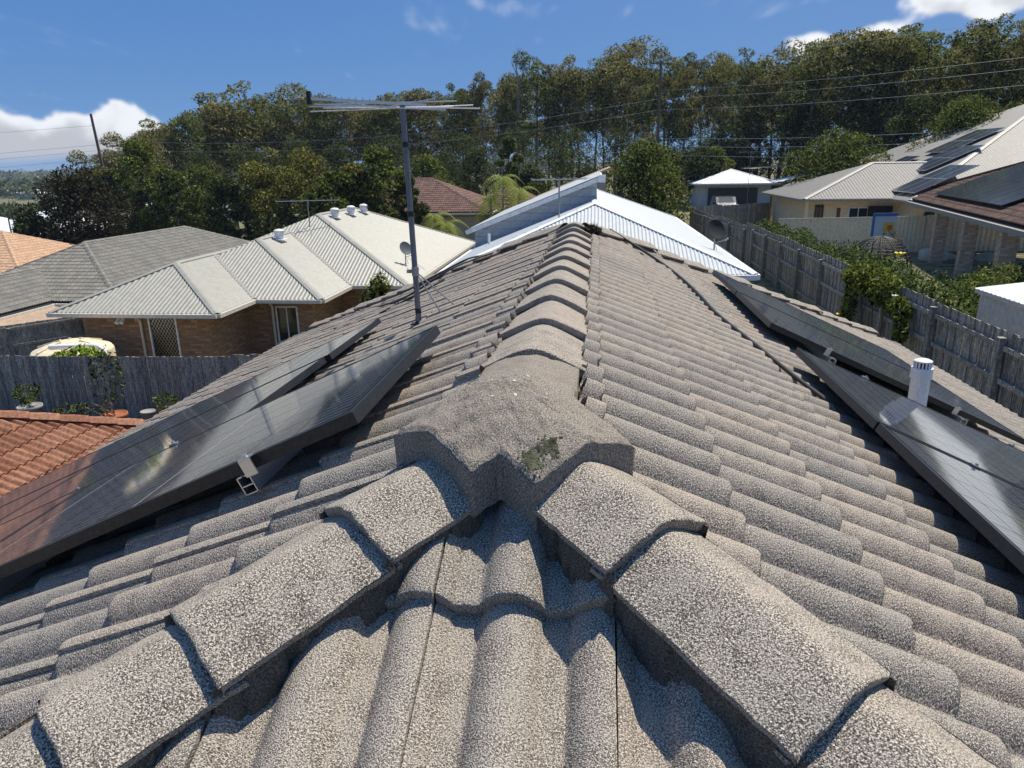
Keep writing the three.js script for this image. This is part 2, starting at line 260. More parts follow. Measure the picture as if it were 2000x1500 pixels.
// list every tile of a face: { matrix, clamp, distance }
function layTiles(face, s0, u0, out, jitter, rand) {
  const { O, U, V, N, poly: pg, S } = face;
  for (let k = 0; ; k++) {
    const sn = s0 + GAUGE * k; if (sn > S + 0.12) break;
    const sMid = Math.max(0.001, Math.min(S - 0.001, sn - GAUGE * 0.4)), sp = span(pg, sMid), lowest = span(pg, Math.min(S, sn)); if (!lowest) continue;
    const lo = Math.min(lowest[0], sp ? sp[0] : 1e9), hi = Math.max(lowest[1], sp ? sp[1] : -1e9);
    for (let i = Math.floor((lo - u0) / TW); i * TW + u0 < hi; i++) {
      const u = u0 + i * TW, top = sn - TLEN;
      const inside = [sn, sn - GAUGE, top].every(s => { const q = span(pg, Math.min(S, Math.max(0, s))); return q && u >= q[0] - 0.001 && u + TW <= q[1] + 0.001; });
      const P = O.clone().addScaledVector(U, u).addScaledVector(V, top);
      const m = new THREE.Matrix4().makeBasis(U, N, V).setPosition(P);
      if (jitter) { const e = new THREE.Matrix4().makeRotationY((rand() - 0.5) * 0.016 * jitter); e.setPosition((rand() - 0.5) * 0.002 * jitter, (rand() - 0.2) * 0.006 * jitter, (rand() - 0.5) * 0.016 * jitter); m.multiply(e); }
      const clamp = inside ? null : (uu, vv) => { const q = span(pg, Math.min(S, Math.max(0.0001, top + vv))); return q ? Math.min(Math.max(uu, q[0] - u), q[1] - u) : uu; };
      if (!inside) { const q = span(pg, Math.min(S, sn)); if (!q || u + TW < q[0] + 0.015 || u > q[1] - 0.015) continue; }
      out.push({ m, clamp, vMin: top < (face.headCut || 0.02) ? (face.headCut || 0.02) - top : 0, d: P.addScaledVector(V, TLEN * 0.6).addScaledVector(U, TW / 2).distanceTo(camera.position) });
    }
  }
}
function buildTiles(tiles, mats, parent, { fineD = 0, nu = [28, 12], limit = 300, seed = 1, name = 'roof_tile', stuffName = 'tile_field' } = {}) {
  const r = rng(seed); tiles.sort((a, b) => a.d - b.d);
  const fine = [0, 1, 2, 3, 4, 5, 6, 7].map(i => tileGeometry(nu[0], 6, 100 + seed * 50 + i)), coarse = [0, 1, 2, 3].map(i => tileGeometry(nu[1], 3, 200 + seed * 50 + i));
  const rest = mats.map(() => []);
  tiles.forEach((t, i) => {
    const mi = Math.floor(r() * mats.length), isFine = t.d < fineD, vi = Math.floor(r() * (isFine ? 8 : 4));
    let g = isFine ? fine[vi] : coarse[vi]; if (t.clamp || t.vMin) g = tileGeometry(isFine ? nu[0] : nu[1], isFine ? 6 : 3, 300 + i, t.clamp, t.vMin);
    if (i < limit) { const m = new THREE.Mesh(g, mats[mi]); m.name = name; m.applyMatrix4(t.m); put(m, parent); }
    else rest[mi].push(g.clone().applyMatrix4(t.m));
  });
  rest.forEach((gs, i) => { if (gs.length) { const m = part(stuffName, gs, mats[i], parent); m.userData.kind = 'stuff'; } });
}
// bent ridge or hip cap; local z runs towards its exposed lower end, x across
function capGeometry(L, hw, drop, lift, seed, nx = 14) {
  const r = rng(seed), ox = r() * 1.2, oy = r() * 1.2, zs = [...[...Array(14)].map((_, q) => q / 14 * (L - 0.012)), L - 0.012, L - 0.003, L], KL = zs.length - 1, pos = [], uv = [], idx = [];
  const prof = t => -drop * (Math.sqrt(t * t + 0.05) - Math.sqrt(0.05)) / (Math.sqrt(1.05) - Math.sqrt(0.05));
  const xs = []; for (let i = 0; i <= nx; i++) xs.push(-1 + 2 * i / nx);
  const wob = (x, z) => 0.0022 * Math.sin(z * 19 + seed) * Math.cos(x * 3.1 + seed * 2);
  const wid = z => 0.925 + 0.075 * z / L;
  zs.forEach((z, k) => xs.forEach(t => { pos.push(t * hw * wid(z) + (Math.abs(t) > 0.99 ? Math.sign(t) * 0.005 * (vnoise(z * 60 + seed * 7, seed, t) - 0.6) : 0), prof(t) + lift * z / L + wob(t, z) - (k === KL ? 0.005 : k === KL - 1 ? 0.001 : 0), z + (k >= KL - 1 ? 0.006 * (vnoise(t * 9 + seed * 3.1, seed, 1) - 0.5) : 0)); uv.push(t * hw + ox, z + oy); }));
  xs.forEach(t => { pos.push(t * hw * 0.985, prof(t) + lift - 0.026, L - 0.002); uv.push(t * hw + ox, L + 0.03 + oy); });
  const n = xs.length; for (let j = 0; j < zs.length; j++) for (let i = 0; i < n - 1; i++) { const a = j * n + i; idx.push(a, a + n, a + 1, a + 1, a + n, a + n + 1); }
  for (const s of [0, n - 1]) { const b = pos.length / 3; zs.forEach((z, k) => { const t = xs[s], yy = prof(t) + lift * z / L - (k === KL ? 0.005 : 0), ex = Math.sign(t) * 0.005 * (vnoise(z * 60 + seed * 7, seed, t) - 0.6); pos.push(t * hw * wid(z) + ex, yy, z, t * hw * wid(z) * 0.985 + ex, yy - 0.011, z); uv.push(ox, z + oy, ox + 0.02, z + oy); }); for (let k = 0; k < zs.length - 1; k++) { const a = b + 2 * k; idx.push(a, a + 1, a + 2, a + 2, a + 1, a + 3); } }
  const g = new THREE.BufferGeometry(); g.setAttribute('position', new THREE.Float32BufferAttribute(pos, 3)); g.setAttribute('uv', new THREE.Float32BufferAttribute(uv, 2)); g.setIndex(idx); g.computeVertexNormals(); return g;
}
function capBasis(P, dir) { const z = dir.clone().normalize(), x = V3(0, 1, 0).cross(z).normalize(), y = z.clone().cross(x).normalize(); return new THREE.Matrix4().makeBasis(x, y, z).setPosition(P); }
// ragged strip of mortar hanging from line a-b, h deep, leaning out by lean along side
function beddingStrip(a, b, h, side, lean, seed, seg = 60) {
  const r = rng(seed), pos = [], uv = [], idx = [], L = a.distanceTo(b); const rowsN = 9;
  for (let i = 0; i <= seg; i++) { const p = a.clone().lerp(b, i / seg); for (let j = 0; j < rowsN; j++) { const f = j / (rowsN - 1), n = ((fbm(i * 0.33 + seed, j * 0.8, 1.5, 4) - 0.5) * 0.030 - (vnoise(i * 0.19 + seed * 3, 4, 2) > 0.72 ? 0.008 : 0)) * (j ? 1 : 0.15); const q = p.clone().addScaledVector(side, lean * f + n); pos.push(q.x, q.y - h * f, q.z); uv.push(i / seg * L, f * h); } }
  for (let i = 0; i < seg; i++) for (let j = 0; j < rowsN - 1; j++) { const k = i * rowsN + j; idx.push(k, k + 1, k + rowsN, k + rowsN, k + 1, k + rowsN + 1); }
  const g = new THREE.BufferGeometry(); g.setAttribute('position', new THREE.Float32BufferAttribute(pos, 3)); g.setAttribute('uv', new THREE.Float32BufferAttribute(uv, 2)); g.setIndex(idx); g.computeVertexNormals(); return g;
}
// ---------------------------------------------------------------- the house the photograph is taken from
const TA = 24.6 * Math.PI / 180, TT = Math.tan(TA), TC = Math.cos(TA), TS = Math.sin(TA);
const HALF = 4.45, ZA = -1.44, ZB = -6.22, PAN = RIDGE - 0.036;      // hip apexes, height at which the pan planes meet
const rightPt = (x, z, off = 0) => V3(x, PAN - TT * x + off, z), leftPt = (x, z, off = 0) => V3(-x, PAN - TT * x + off, z);
{
  const eaveY = PAN - HALF * TT, house = thing('tiled_house', 'house under the weathered grey concrete tile roof with ridge and hip caps', 'house', [0, 0, 0]);
  const F = hipFaces(-HALF, HALF, ZB - HALF, ZA + HALF, eaveY, TT);
  // dark underlay below the tiles
  const rf = 0.05, v = [[0, PAN - rf, ZA], [0, PAN - rf, ZB], [HALF, eaveY - rf, ZA + HALF], [HALF, eaveY - rf, ZB - HALF], [-HALF, eaveY - rf, ZB - HALF], [-HALF, eaveY - rf, ZA + HALF]];
  const roof = part('roof', poly(v, [[0, 2, 3, 1], [1, 4, 5, 0], [0, 5, 2], [1, 3, 4]]), flat(0.02, 0.018, 0.016, 1), house);
  F.right.headCut = F.left.headCut = 0.125 / TC; F.front.headCut = 0.05;
  const tiles = [], rj = rng(77);
  layTiles(F.right, 0.489 - GAUGE + 0.02, (ZA + HALF) - 0.095 + 0.0 - 3.0, tiles, 1, rj);
  layTiles(F.left, 0.2155, -(ZB - HALF) - 0.115 - 12.0 + 0.0, tiles, 1, rj);
  const hipTiles = []; layTiles(F.front, 0.418 - 0.318 + 0.02, HALF - 0.085 - 4.5, hipTiles, 1, rj);
  hipTiles.filter(t => t.d < 2.6).forEach(t => tiles.push(t));
  const farHip = []; layTiles(F.back, 0.3, 0, farHip, 0, rj); farHip.forEach(t => { t.d += 40; tiles.push(t); });
  buildTiles(tiles, concreteMats, roof, { fineD: 3.3, nu: [54, 22], seed: 3 });
  // ridge caps: each nearer end rides over the next
  const y0 = RIDGE + 0.012; let z = -1.976;
  for (let i = 0; i < 10; i++) { const m = part('ridge_cap', capGeometry(0.47, 0.166, 0.070, 0.026, 10 + i), i % 3 === 1 ? concreteMats[2] : capMat, roof); m.applyMatrix4(capBasis(V3((i % 2 ? 0.003 : -0.003), y0 - 0.024, z - 0.47), V3(0, 0, 1))); z -= 0.432; }
  for (const [dz, dy] of [[-6.02, 0.012], [-6.16, 0.035]]) { const m = part('ridge_cap', capGeometry(0.40, 0.14, 0.062, 0.02, 70 + dz), capMat, roof); m.applyMatrix4(capBasis(V3(0, y0 - 0.02 + dy, dz - 0.24), V3(0, 0, 1))); }
  // hips: cap runs down from the apex; far hips run away from us
  const hips = [{ P: V3(0, RIDGE + 0.085, -1.385), D: V3(1, -TT, 1), s: [0.088 + 0.088, 0.206 + 0.088, 0.447 + 0.088, 0.69, 0.93, 1.17, 1.41], lip: 0.02 },
    { P: V3(0, RIDGE + 0.055, -1.385), D: V3(-0.94, -0.43, 1), s: [0.043 + 0.098, 0.175 + 0.098, 0.39 + 0.098, 0.63, 0.87, 1.11, 1.35], lip: 0.02 }];
  hips.forEach((h, hi) => {
    const n = h.D.length(), d = h.D.clone().normalize();
    for (let i = 1; i < h.s.length; i++) { const s1 = h.s[i], L = (s1 - h.s[i - 1]) * n + 0.035; const a = h.P.clone().addScaledVector(h.D, s1).addScaledVector(d, -L); a.y -= 0.024; const m = part('hip_cap', capGeometry(L, 0.128, 0.056, 0.026, 30 + i + hi * 9), capMat, roof); m.applyMatrix4(capBasis(a, h.D));
      const perp = V3(h.D.z, 0, -h.D.x).normalize(), e = h.P.clone().addScaledVector(h.D, s1); e.y -= 0.024;      // bedding below each cap edge
      for (const sd of [1, -1]) { const o = perp.clone().multiplyScalar(sd), q0 = a.clone().addScaledVector(o, 0.128 * 0.925 - 0.007), q1 = e.clone().addScaledVector(o, 0.128 - 0.007); q0.y -= 0.058; q1.y -= 0.058 - 0.024; part('mortar_bedding', beddingStrip(q0, q1, 0.18, o, 0.0, 5 + hi * 3 + sd + i * 7, 60), mortarMat, roof); } }
  });
  for (const sg of [1, -1]) {                                         // far hips
    const D = V3(sg, -TT, -1), d = D.clone().normalize(), n = D.length(), P = V3(0, RIDGE + 0.085, ZB);
    for (let i = 0; i < 14; i++) { const s1 = 0.12 + (i + 1) * 0.275, L = 0.275 * n + 0.05; const a = P.clone().addScaledVector(D, s1).addScaledVector(d, -L); a.y += (i % 4 === 1 ? 0.012 : 0) - 0.02; const m = part('hip_cap', capGeometry(L, 0.128, 0.058, 0.024, 90 + i + sg), capMat, roof); m.applyMatrix4(capBasis(a, D)); }
    const perp = V3(D.z, 0, -D.x).normalize(); const a = P.clone(), b = P.clone().addScaledVector(D, 4.1); a.y -= 0.07; b.y -= 0.07;
    for (const sd of [1, -1]) { const o = perp.clone().multiplyScalar(sd); part('mortar_bedding', beddingStrip(a.clone().addScaledVector(o, 0.112), b.clone().addScaledVector(o, 0.112), 0.17, o, -0.004, 41 + sg + sd, 90), mortarMat, roof); }
  }
  for (const sd of [1, -1]) part('mortar_bedding', beddingStrip(V3(sd * 0.150, RIDGE - 0.066, -1.62), V3(sd * 0.150, RIDGE - 0.066, -6.3), 0.08, V3(sd, 0, 0), 0.006, 60 + sd, 120), mortarMat, roof);
  part('weed_clump', leafCloud(rng(4), [[0.14, RIDGE - 0.02, -6.02, 0.08, 0.04, 0.1]], 500, 0.006, 0.05), flat(0.05, 0.04, 0.03, 1), roof, 'dry weeds growing where the ridge meets the hip');
  // pointed mortar saddle where the ridge meets both hips
  {
    const C = V3(0, 0, -1.40), arms = [{ d: V3(0, 0, -1), L: 0.56, w: 0.135, y0: 0.050, sl: -0.085 }, { d: V3(0.707, 0, 0.707), L: 0.235, w: 0.132, y0: 0.098, sl: -0.46 * 0.707 }, { d: V3(-0.685, 0, 0.728), L: 0.20, w: 0.132, y0: 0.074, sl: -0.46 * 0.70 }];
    const NP = 240, NR = 40, pos = [], uv = [], idx = [];
    const height = (x, z) => { let s = 0; for (const a of arms) { const al = x * a.d.x + z * a.d.z, pe = Math.abs(x * a.d.z - z * a.d.x); const cap = a.y0 + a.sl * Math.max(al, -0.08) - 0.46 * (Math.sqrt(pe * pe + 0.0035) - 0.059) - (al < 0 ? -al * 0.62 : 0); s += Math.exp(cap * 55); } return Math.log(s) / 55; };
    for (let i = 0; i < NP; i++) {
      const ph = i / NP * 2 * Math.PI, dx = Math.cos(ph), dz = Math.sin(ph); let R = 0.10;
      for (const a of arms) { const c = dx * a.d.x + dz * a.d.z, s = Math.abs(dx * a.d.z - dz * a.d.x); if (c > 0) R = Math.max(R, Math.min(a.L / c, a.w / Math.max(s, 1e-3))); }
      R *= 1 + 0.05 * (fbm(dx * 4, dz * 4, 2.2, 3) - 0.5);
      for (let j = 0; j <= NR + 2; j++) { const f = Math.min(1, j / NR), rr = R * f, x = dx * rr, zz = dz * rr; let h = height(x, zz) + 0.016 * (fbm(x * 22, zz * 22, 6, 4) - 0.5) + 0.009 * (fbm(x * 70, zz * 70, 3, 3) - 0.5) - (f > 0.96 ? 0.006 : 0); if (j > NR) h -= 0.045 * (j - NR); pos.push(C.x + x * (j > NR ? 0.99 : 1), RIDGE + h, C.z + zz * (j > NR ? 0.99 : 1)); uv.push(x + (j > NR ? (j - NR) * 0.04 : 0), zz); }
    }
    const rowN = NR + 3; for (let i = 0; i < NP; i++) for (let j = 0; j < rowN - 1; j++) { const a = i * rowN + j, b = ((i + 1) % NP) * rowN + j; idx.push(a, b, a + 1, a + 1, b, b + 1); }
    const g = new THREE.BufferGeometry(); g.setAttribute('position', new THREE.Float32BufferAttribute(pos, 3)); g.setAttribute('uv', new THREE.Float32BufferAttribute(uv, 2)); g.setIndex(idx); g.computeVertexNormals();
    part('apex_saddle', g, pointingMat, roof, 'smooth mortar saddle joining the ridge to both hips, with a mossy patch');
    const surf = (x, zz) => RIDGE + height(x, zz) + 0.016 * (fbm(x * 22, zz * 22, 6, 4) - 0.5) + 0.009 * (fbm(x * 70, zz * 70, 3, 3) - 0.5);
    const rf = rng(21), patch = (x, zz, w, l, lift) => { const vv = []; for (let k = 0; k < 7; k++) { const an = k / 7 * 6.283, rr = 0.6 + 0.6 * rf(), px = x + Math.cos(an) * w * rr, pz = zz + Math.sin(an) * l * rr; vv.push([C.x + px, surf(px, pz) + lift, C.z + pz]); } return poly(vv, [[0, 2, 1], [0, 3, 2], [0, 4, 3], [0, 5, 4], [0, 6, 5]]); };
    const flecks = []; for (let q = 0; q < 22; q++) { const w = 0.002 + 0.005 * rf() * rf(); flecks.push(patch(-0.08 + 0.2 * rf(), -0.34 + 0.42 * rf(), w, w * (0.5 + 1.4 * rf()), 0.0012)); }
    part('paint_fleck', flecks, flat(0.5, 0.48, 0.43, 0.9), roof, 'pale flecks spattered on the mortar saddle').userData.kind = 'stuff';
    const gs = () => (rf() + rf() + rf() - 1.5) * 0.66, moss = []; for (let q = 0; q < 420; q++) { const s = 0.0012 + 0.0022 * rf(), o = q % 3 ? 0 : 0.03; moss.push(patch(0.065 + o + 0.030 * gs(), 0.215 - o + 0.034 * gs(), s, s, 0.001 + 0.0015 * rf())); }
    part('moss_patch', moss, paint([62, 62, 46], 1, { amt: 0.2, fine: 0.2 }), roof, 'small dark mossy patch on the mortar saddle').userData.kind = 'stuff';
  }
  // gutters, fascia, walls
  const c = [V3(-HALF, eaveY, ZA + HALF), V3(HALF, eaveY, ZA + HALF), V3(HALF, eaveY, ZB - HALF), V3(-HALF, eaveY, ZB - HALF)];
  for (let i = 0; i < 4; i++) { const a = c[i], b = c[(i + 1) % 4], out = b.clone().sub(a).normalize().cross(V3(0, 1, 0)); const A = a.clone().addScaledVector(out, 0.06), B = b.clone().addScaledVector(out, 0.06); A.y -= 0.08; B.y -= 0.08; part('gutter', [bar(A, B, 0.006, 0.11), bar(A.clone().addScaledVector(out, -0.055).setY(A.y - 0.05), B.clone().addScaledVector(out, -0.055).setY(B.y - 0.05), 0.11, 0.006)], M.fascia, house); }
  part('wall', [box(2 * HALF - 1, eaveY - 0.1, 0.2, 0, (eaveY - 0.1) / 2, ZA + HALF - 0.6), box(2 * HALF - 1, eaveY - 0.1, 0.2, 0, (eaveY - 0.1) / 2, ZB - HALF + 0.6), box(0.2, eaveY - 0.1, 2 * HALF - ZB + ZA - 1.2, HALF - 0.6, (eaveY - 0.1) / 2, (ZA + ZB) / 2), box(0.2, eaveY - 0.1, 2 * HALF - ZB + ZA - 1.2, -HALF + 0.6, (eaveY - 0.1) / 2, (ZA + ZB) / 2)], M.brick, house);
}
// ---------------------------------------------------------------- solar panels on the near roof
const cellMat = new THREE.MeshPhysicalMaterial({ color: lin(0.008, 0.009, 0.012), roughness: 0.4, metalness: 0.1, clearcoat: 0.9, clearcoatRoughness: 0.05, side: THREE.DoubleSide });
const backMat = new THREE.MeshPhysicalMaterial({ color: lin(0.008, 0.008, 0.010), roughness: 0.4, clearcoat: 1, clearcoatRoughness: 0.05, side: THREE.DoubleSide });
const ribbonMat = new THREE.MeshPhysicalMaterial({ color: lin(0.55, 0.56, 0.57), roughness: 0.4, metalness: 0.3, clearcoat: 1, clearcoatRoughness: 0.05 });
// local x along the ridge (width w), y off the roof, z down the slope (length l); busbars run along x or z
function solarPanel(name, label, group, w, l, nx, nz, barsAlongX, matrix, opts = {}) {
  const p = new THREE.Group(); p.name = numbered(name); scene.add(p); tag(p, label, 'solar panel', group); p.applyMatrix4(matrix);
  const t = 0.034, fw = 0.011;
  part('panel_frame', [box(w, t, fw, 0, -t / 2, fw / 2), box(w, t, fw, 0, -t / 2, l - fw / 2), box(fw, t, l - 2 * fw, -w / 2 + fw / 2, -t / 2, l / 2), box(fw, t, l - 2 * fw, w / 2 - fw / 2, -t / 2, l / 2)], opts.frame || M.frame, p);
  const lam = part('backsheet', box(w - 2 * fw, 0.004, l - 2 * fw, 0, -0.0045, l / 2), opts.back || backMat, p);
  const mx = 0.012, gap = 0.003, cw = (w - 2 * fw - 2 * mx) / nx, cl = (l - 2 * fw - 2 * mx - (opts.split || 0)) / nz;
  const cg = opts.bigCells ? box(cw - gap, 0.0008, cl - gap) : new RoundedBoxGeometry(cw - gap, 0.0008, cl - gap, 1, 0.0003);
  const rib = []; const nb = opts.bars ?? 4;
  for (let i = 0; i < nx; i++) for (let j = 0; j < nz; j++) {
    const x = -w / 2 + fw + mx + cw * (i + 0.5), z = fw + mx + cl * (j + 0.5) + (j >= nz / 2 ? (opts.split || 0) : 0);
    const c = new THREE.Mesh(cg, opts.cell || cellMat); c.name = 'cell'; c.position.set(x, -0.0016, z); put(c, lam);
    for (let b = 0; b < nb; b++) { const f = (b + 0.5) / nb - 0.5; if (barsAlongX) rib.push(box(cw * 0.72, 0.0003, 0.0018, x, -0.0009, z + f * cl)); else rib.push(box(0.0018, 0.0003, cl * 0.72, x + f * cw, -0.0009, z)); }
  }
  for (const [a, b] of opts.seams || []) rib.push(a ? box(0.004, 0.0003, l - 0.04, b, -0.0008, l / 2) : box(w - 0.04, 0.0003, 0.0035, 0, -0.0008, b));
  if (rib.length) part('conductor_ribbon', rib, opts.rib || ribbonMat, lam);
  return p;
}
const slopeMatrix = (side, x, z, off) => side > 0 ? new THREE.Matrix4().makeBasis(V3(0, 0, -1), V3(TS, TC, 0), V3(TC, -TS, 0)).setPosition(rightPt(x, z, off)) : new THREE.Matrix4().makeBasis(V3(0, 0, 1), V3(-TS, TC, 0), V3(-TC, -TS, 0)).setPosition(leftPt(x, z, off));
{
  const gl = 'solar panels on the shaded side of the grey tile roof', gr = 'solar panels beside the white vent pipe';
  const o1 = 0.168, o2 = 0.142;
  solarPanel('solar_panel', 'black solar panel raised beside the ridge next to the antenna mast foot', gl, 0.98, 1.66, 6, 10, false, slopeMatrix(-1, 0.41, -2.09, o1), { seams: [[0, 0.70], [0, 1.42]] });
  solarPanel('solar_panel', 'black solar panel down the slope from the one by the ridge', gl, 0.98, 1.66, 6, 10, false, slopeMatrix(-1, 0.41 + 1.68 * TC, -2.09, o1), { seams: [[0, 0.5]] });
  solarPanel('solar_panel', 'black solar panel in the middle row with its dusty end frame showing', gl, 0.97, 1.66, 6, 10, false, slopeMatrix(-1, 1.31, -3.23, o2));
  solarPanel('solar_panel', 'black solar panel at the low end of the middle row', gl, 0.97, 1.66, 6, 10, false, slopeMatrix(-1, 1.31 + 1.68 * TC, -3.23, o2));
  solarPanel('solar_panel', 'black solar panel in the outer row with a white tag on its end frame', gl, 0.97, 1.66, 6, 10, false, slopeMatrix(-1, 1.29, -4.23, o2));
  solarPanel('solar_panel', 'black solar panel at the low end of the outer row', gl, 0.97, 1.66, 6, 10, false, slopeMatrix(-1, 1.29 + 1.68 * TC, -4.23, o2));
  const half = { split: 0.014, seams: [[0, 0.88]], bars: 5 };
  solarPanel('solar_panel', 'half cut solar panel reaching to the far hip on the sunny slope', gr, 1.13, 1.76, 6, 20, false, slopeMatrix(1, 1.26, -6.22, o1), half);
  solarPanel('solar_panel', 'half cut solar panel just beyond the white vent pipe', gr, 1.13, 1.76, 6, 20, false, slopeMatrix(1, 1.26, -5.06, o1), half);
  solarPanel('solar_panel', 'half cut solar panel on this side of the white vent pipe', gr, 1.15, 1.76, 6, 20, false, slopeMatrix(1, 1.25, -3.28, o1), half);
  solarPanel('solar_panel', 'half cut solar panel lowest along the sunny slope, farthest from the vent pipe', gr, 1.15, 1.76, 6, 20, false, slopeMatrix(1, 1.25, -2.11, o1), half);
  // rails with clamps under the panels
  const railProfile = (a, b, up) => { const d = b.clone().sub(a).normalize(), s = d.clone().cross(up).normalize(); const f = (x, y) => [a, b].map(p => p.clone().addScaledVector(s, x).addScaledVector(up, y)); const q = []; for (const [x, y, w, h] of [[-0.018, 0, 0.003, 0.05], [0.018, 0, 0.003, 0.05], [0, -0.024, 0.036, 0.003], [-0.011, 0.024, 0.014, 0.003], [0.011, 0.024, 0.014, 0.003], [0, -0.002, 0.036, 0.003]]) { const [p0, p1] = f(x, y); q.push(bar(p0, p1, w, h, up)); } return q; };
  const clamp = (m) => { const g = [box(0.024, 0.004, 0.034, 0, 0.004, 0.0), box(0.004, 0.045, 0.034, 0.010, -0.02, 0), new THREE.CylinderGeometry(0.007, 0.007, 0.008, 6).translate(-0.002, 0.010, 0)]; return merge(g).applyMatrix4(m); };
  const upL = V3(-TS, TC, 0), upR = V3(TS, TC, 0);
  const rail = (side, x, zA, zB, off, label, ends) => {
    const P = side > 0 ? rightPt : leftPt, up = side > 0 ? upR : upL; const r = thing('mounting_rail', label, 'rail', [0, 0, 0], 0, 'aluminium rails under the panels');
    part('rail', railProfile(P(x, zA, off - 0.066), P(x, zB, off - 0.066), up), M.alu, r);
    for (const z of ends) { const g = clamp(slopeMatrix(side, x, z, off)); part('clamp', g, M.alu, r); }
    for (let z = zA - 0.3; z > zB; z -= 0.9) part('roof_hook', [bar(P(x, z, off - 0.09), P(x - 0.02, z, 0.03), 0.03, 0.005, V3(0, 0, 1)), bar(P(x - 0.02, z, 0.03), P(x - 0.10, z, 0.035), 0.03, 0.005, up)], M.alu, r);
  };
  rail(-1, 0.69, -1.575, -2.62, o1, 'aluminium rail with a cut end sticking out under the panel by the ridge', [-1.585]);
  rail(-1, 1.55, -1.52, -2.62, o1, 'aluminium rail lower under the panel by the ridge', [-2.605]);
  rail(-1, 1.62, -2.70, -4.74, o2, 'aluminium rail under the middle and outer rows of panels', [-2.735]);
  rail(-1, 2.02, -2.62, -4.72, o1 - 0.01, 'aluminium rail lower under the middle row of panels', [-2.60]);
  rail(1, 1.62, -4.42, -6.82, o1, 'aluminium rail under the upper edge of the panels beyond the vent pipe', [-4.48]);
  rail(1, 2.42, -4.40, -6.82, o1, 'aluminium rail under the lower edge of the panels beyond the vent pipe', [-4.48]);
  rail(1, 1.62, -1.5, -3.92, o1, 'aluminium rail under the upper edge of the panels on this side of the vent pipe', [-3.87, -2.695]);
  rail(1, 2.42, -1.5, -3.95, o1, 'aluminium rail under the lower edge of the panels on this side of the vent pipe', [-3.87, -2.695]);
}
// ---------------------------------------------------------------- vent pipe, cables, antenna on the near roof
{
  const b = rightPt(2.03, -4.16, -0.02), v = thing('vent_pipe', 'white plastic vent pipe with a slotted cap between the solar panels', 'vent pipe', b.toArray());
  part('pipe', rod(V3(0, -0.1, 0), V3(0, 0.33, 0), 0.050, 0.050, 28), M.pvc, v);
  part('collar', rod(V3(0, 0.30, 0), V3(0, 0.36, 0), 0.058, 0.056, 28), M.pvc, v);
  const slots = []; for (let i = 0; i < 16; i++) { const a = i / 16 * 2 * Math.PI; slots.push(box(0.008, 0.04, 0.008, Math.sin(a) * 0.044, 0.378, Math.cos(a) * 0.044, a)); }
  part('slotted_cowl', slots, M.pvc, v); part('cowl_core', rod(V3(0, 0.35, 0), V3(0, 0.396, 0), 0.031, 0.031, 16), M.rubber, v);
  part('cap', lathe([[0, 0.412], [0.03, 0.409], [0.047, 0.401], [0.048, 0.394], [0, 0.394]], 28), M.pvc, v);
}
{
  const c = [[0.30, -6.52, 0.12], [0.45, -6.46, 0.10], [0.72, -6.12, 0.075], [0.85, -5.6, 0.07], [0.90, -5.0, 0.072], [0.93, -4.49, 0.07], [1.05, -3.89, 0.072], [1.15, -3.46, 0.068], [1.27, -3.12, 0.065], [1.38, -2.9, 0.06]];
  solo('roof_cable', tube(c.map(([x, z, o]) => rightPt(x, z, o)), 0.011, 120, 8), M.rubber, 'black conduit running down the sunny slope from the far hip to the panels', 'cable');
  const lc = [[[2.9, -8.9, 0.09], [2.3, -8.0, 0.10], [1.75, -7.1, 0.12], [1.35, -6.72, 0.15], [1.0, -6.75, 0.16], [0.86, -6.95, 0.1]], [[2.2, -7.6, 0.07], [1.7, -6.75, 0.08], [1.38, -6.35, 0.12], [1.12, -6.4, 0.16], [0.95, -6.62, 0.14], [0.80, -6.9, 0.1]], [[1.9, -7.2, 0.06], [1.5, -6.3, 0.07], [1.15, -5.3, 0.06], [0.95, -4.4, 0.06], [0.86, -4.05, 0.05]], [[3.3, -8.4, 0.05], [2.6, -7.4, 0.06], [1.9, -6.5, 0.06], [1.45, -6.3, 0.08], [1.2, -6.5, 0.09]]];
  lc.forEach((p, i) => solo('roof_cable', tube(p.map(([x, z, o]) => leftPt(x, z, o)), i === 2 ? 0.005 : 0.010, 80, 6), i === 1 ? M.rubber : M.black, ['black conduit looping over the far hip on the shaded slope', 'second black conduit looping over the far hip above the first', 'thin black antenna lead running from the mast foot to the conduits', 'black conduit lying lowest on the shaded slope'][i], 'cable', 'cables on the shaded slope'));
}
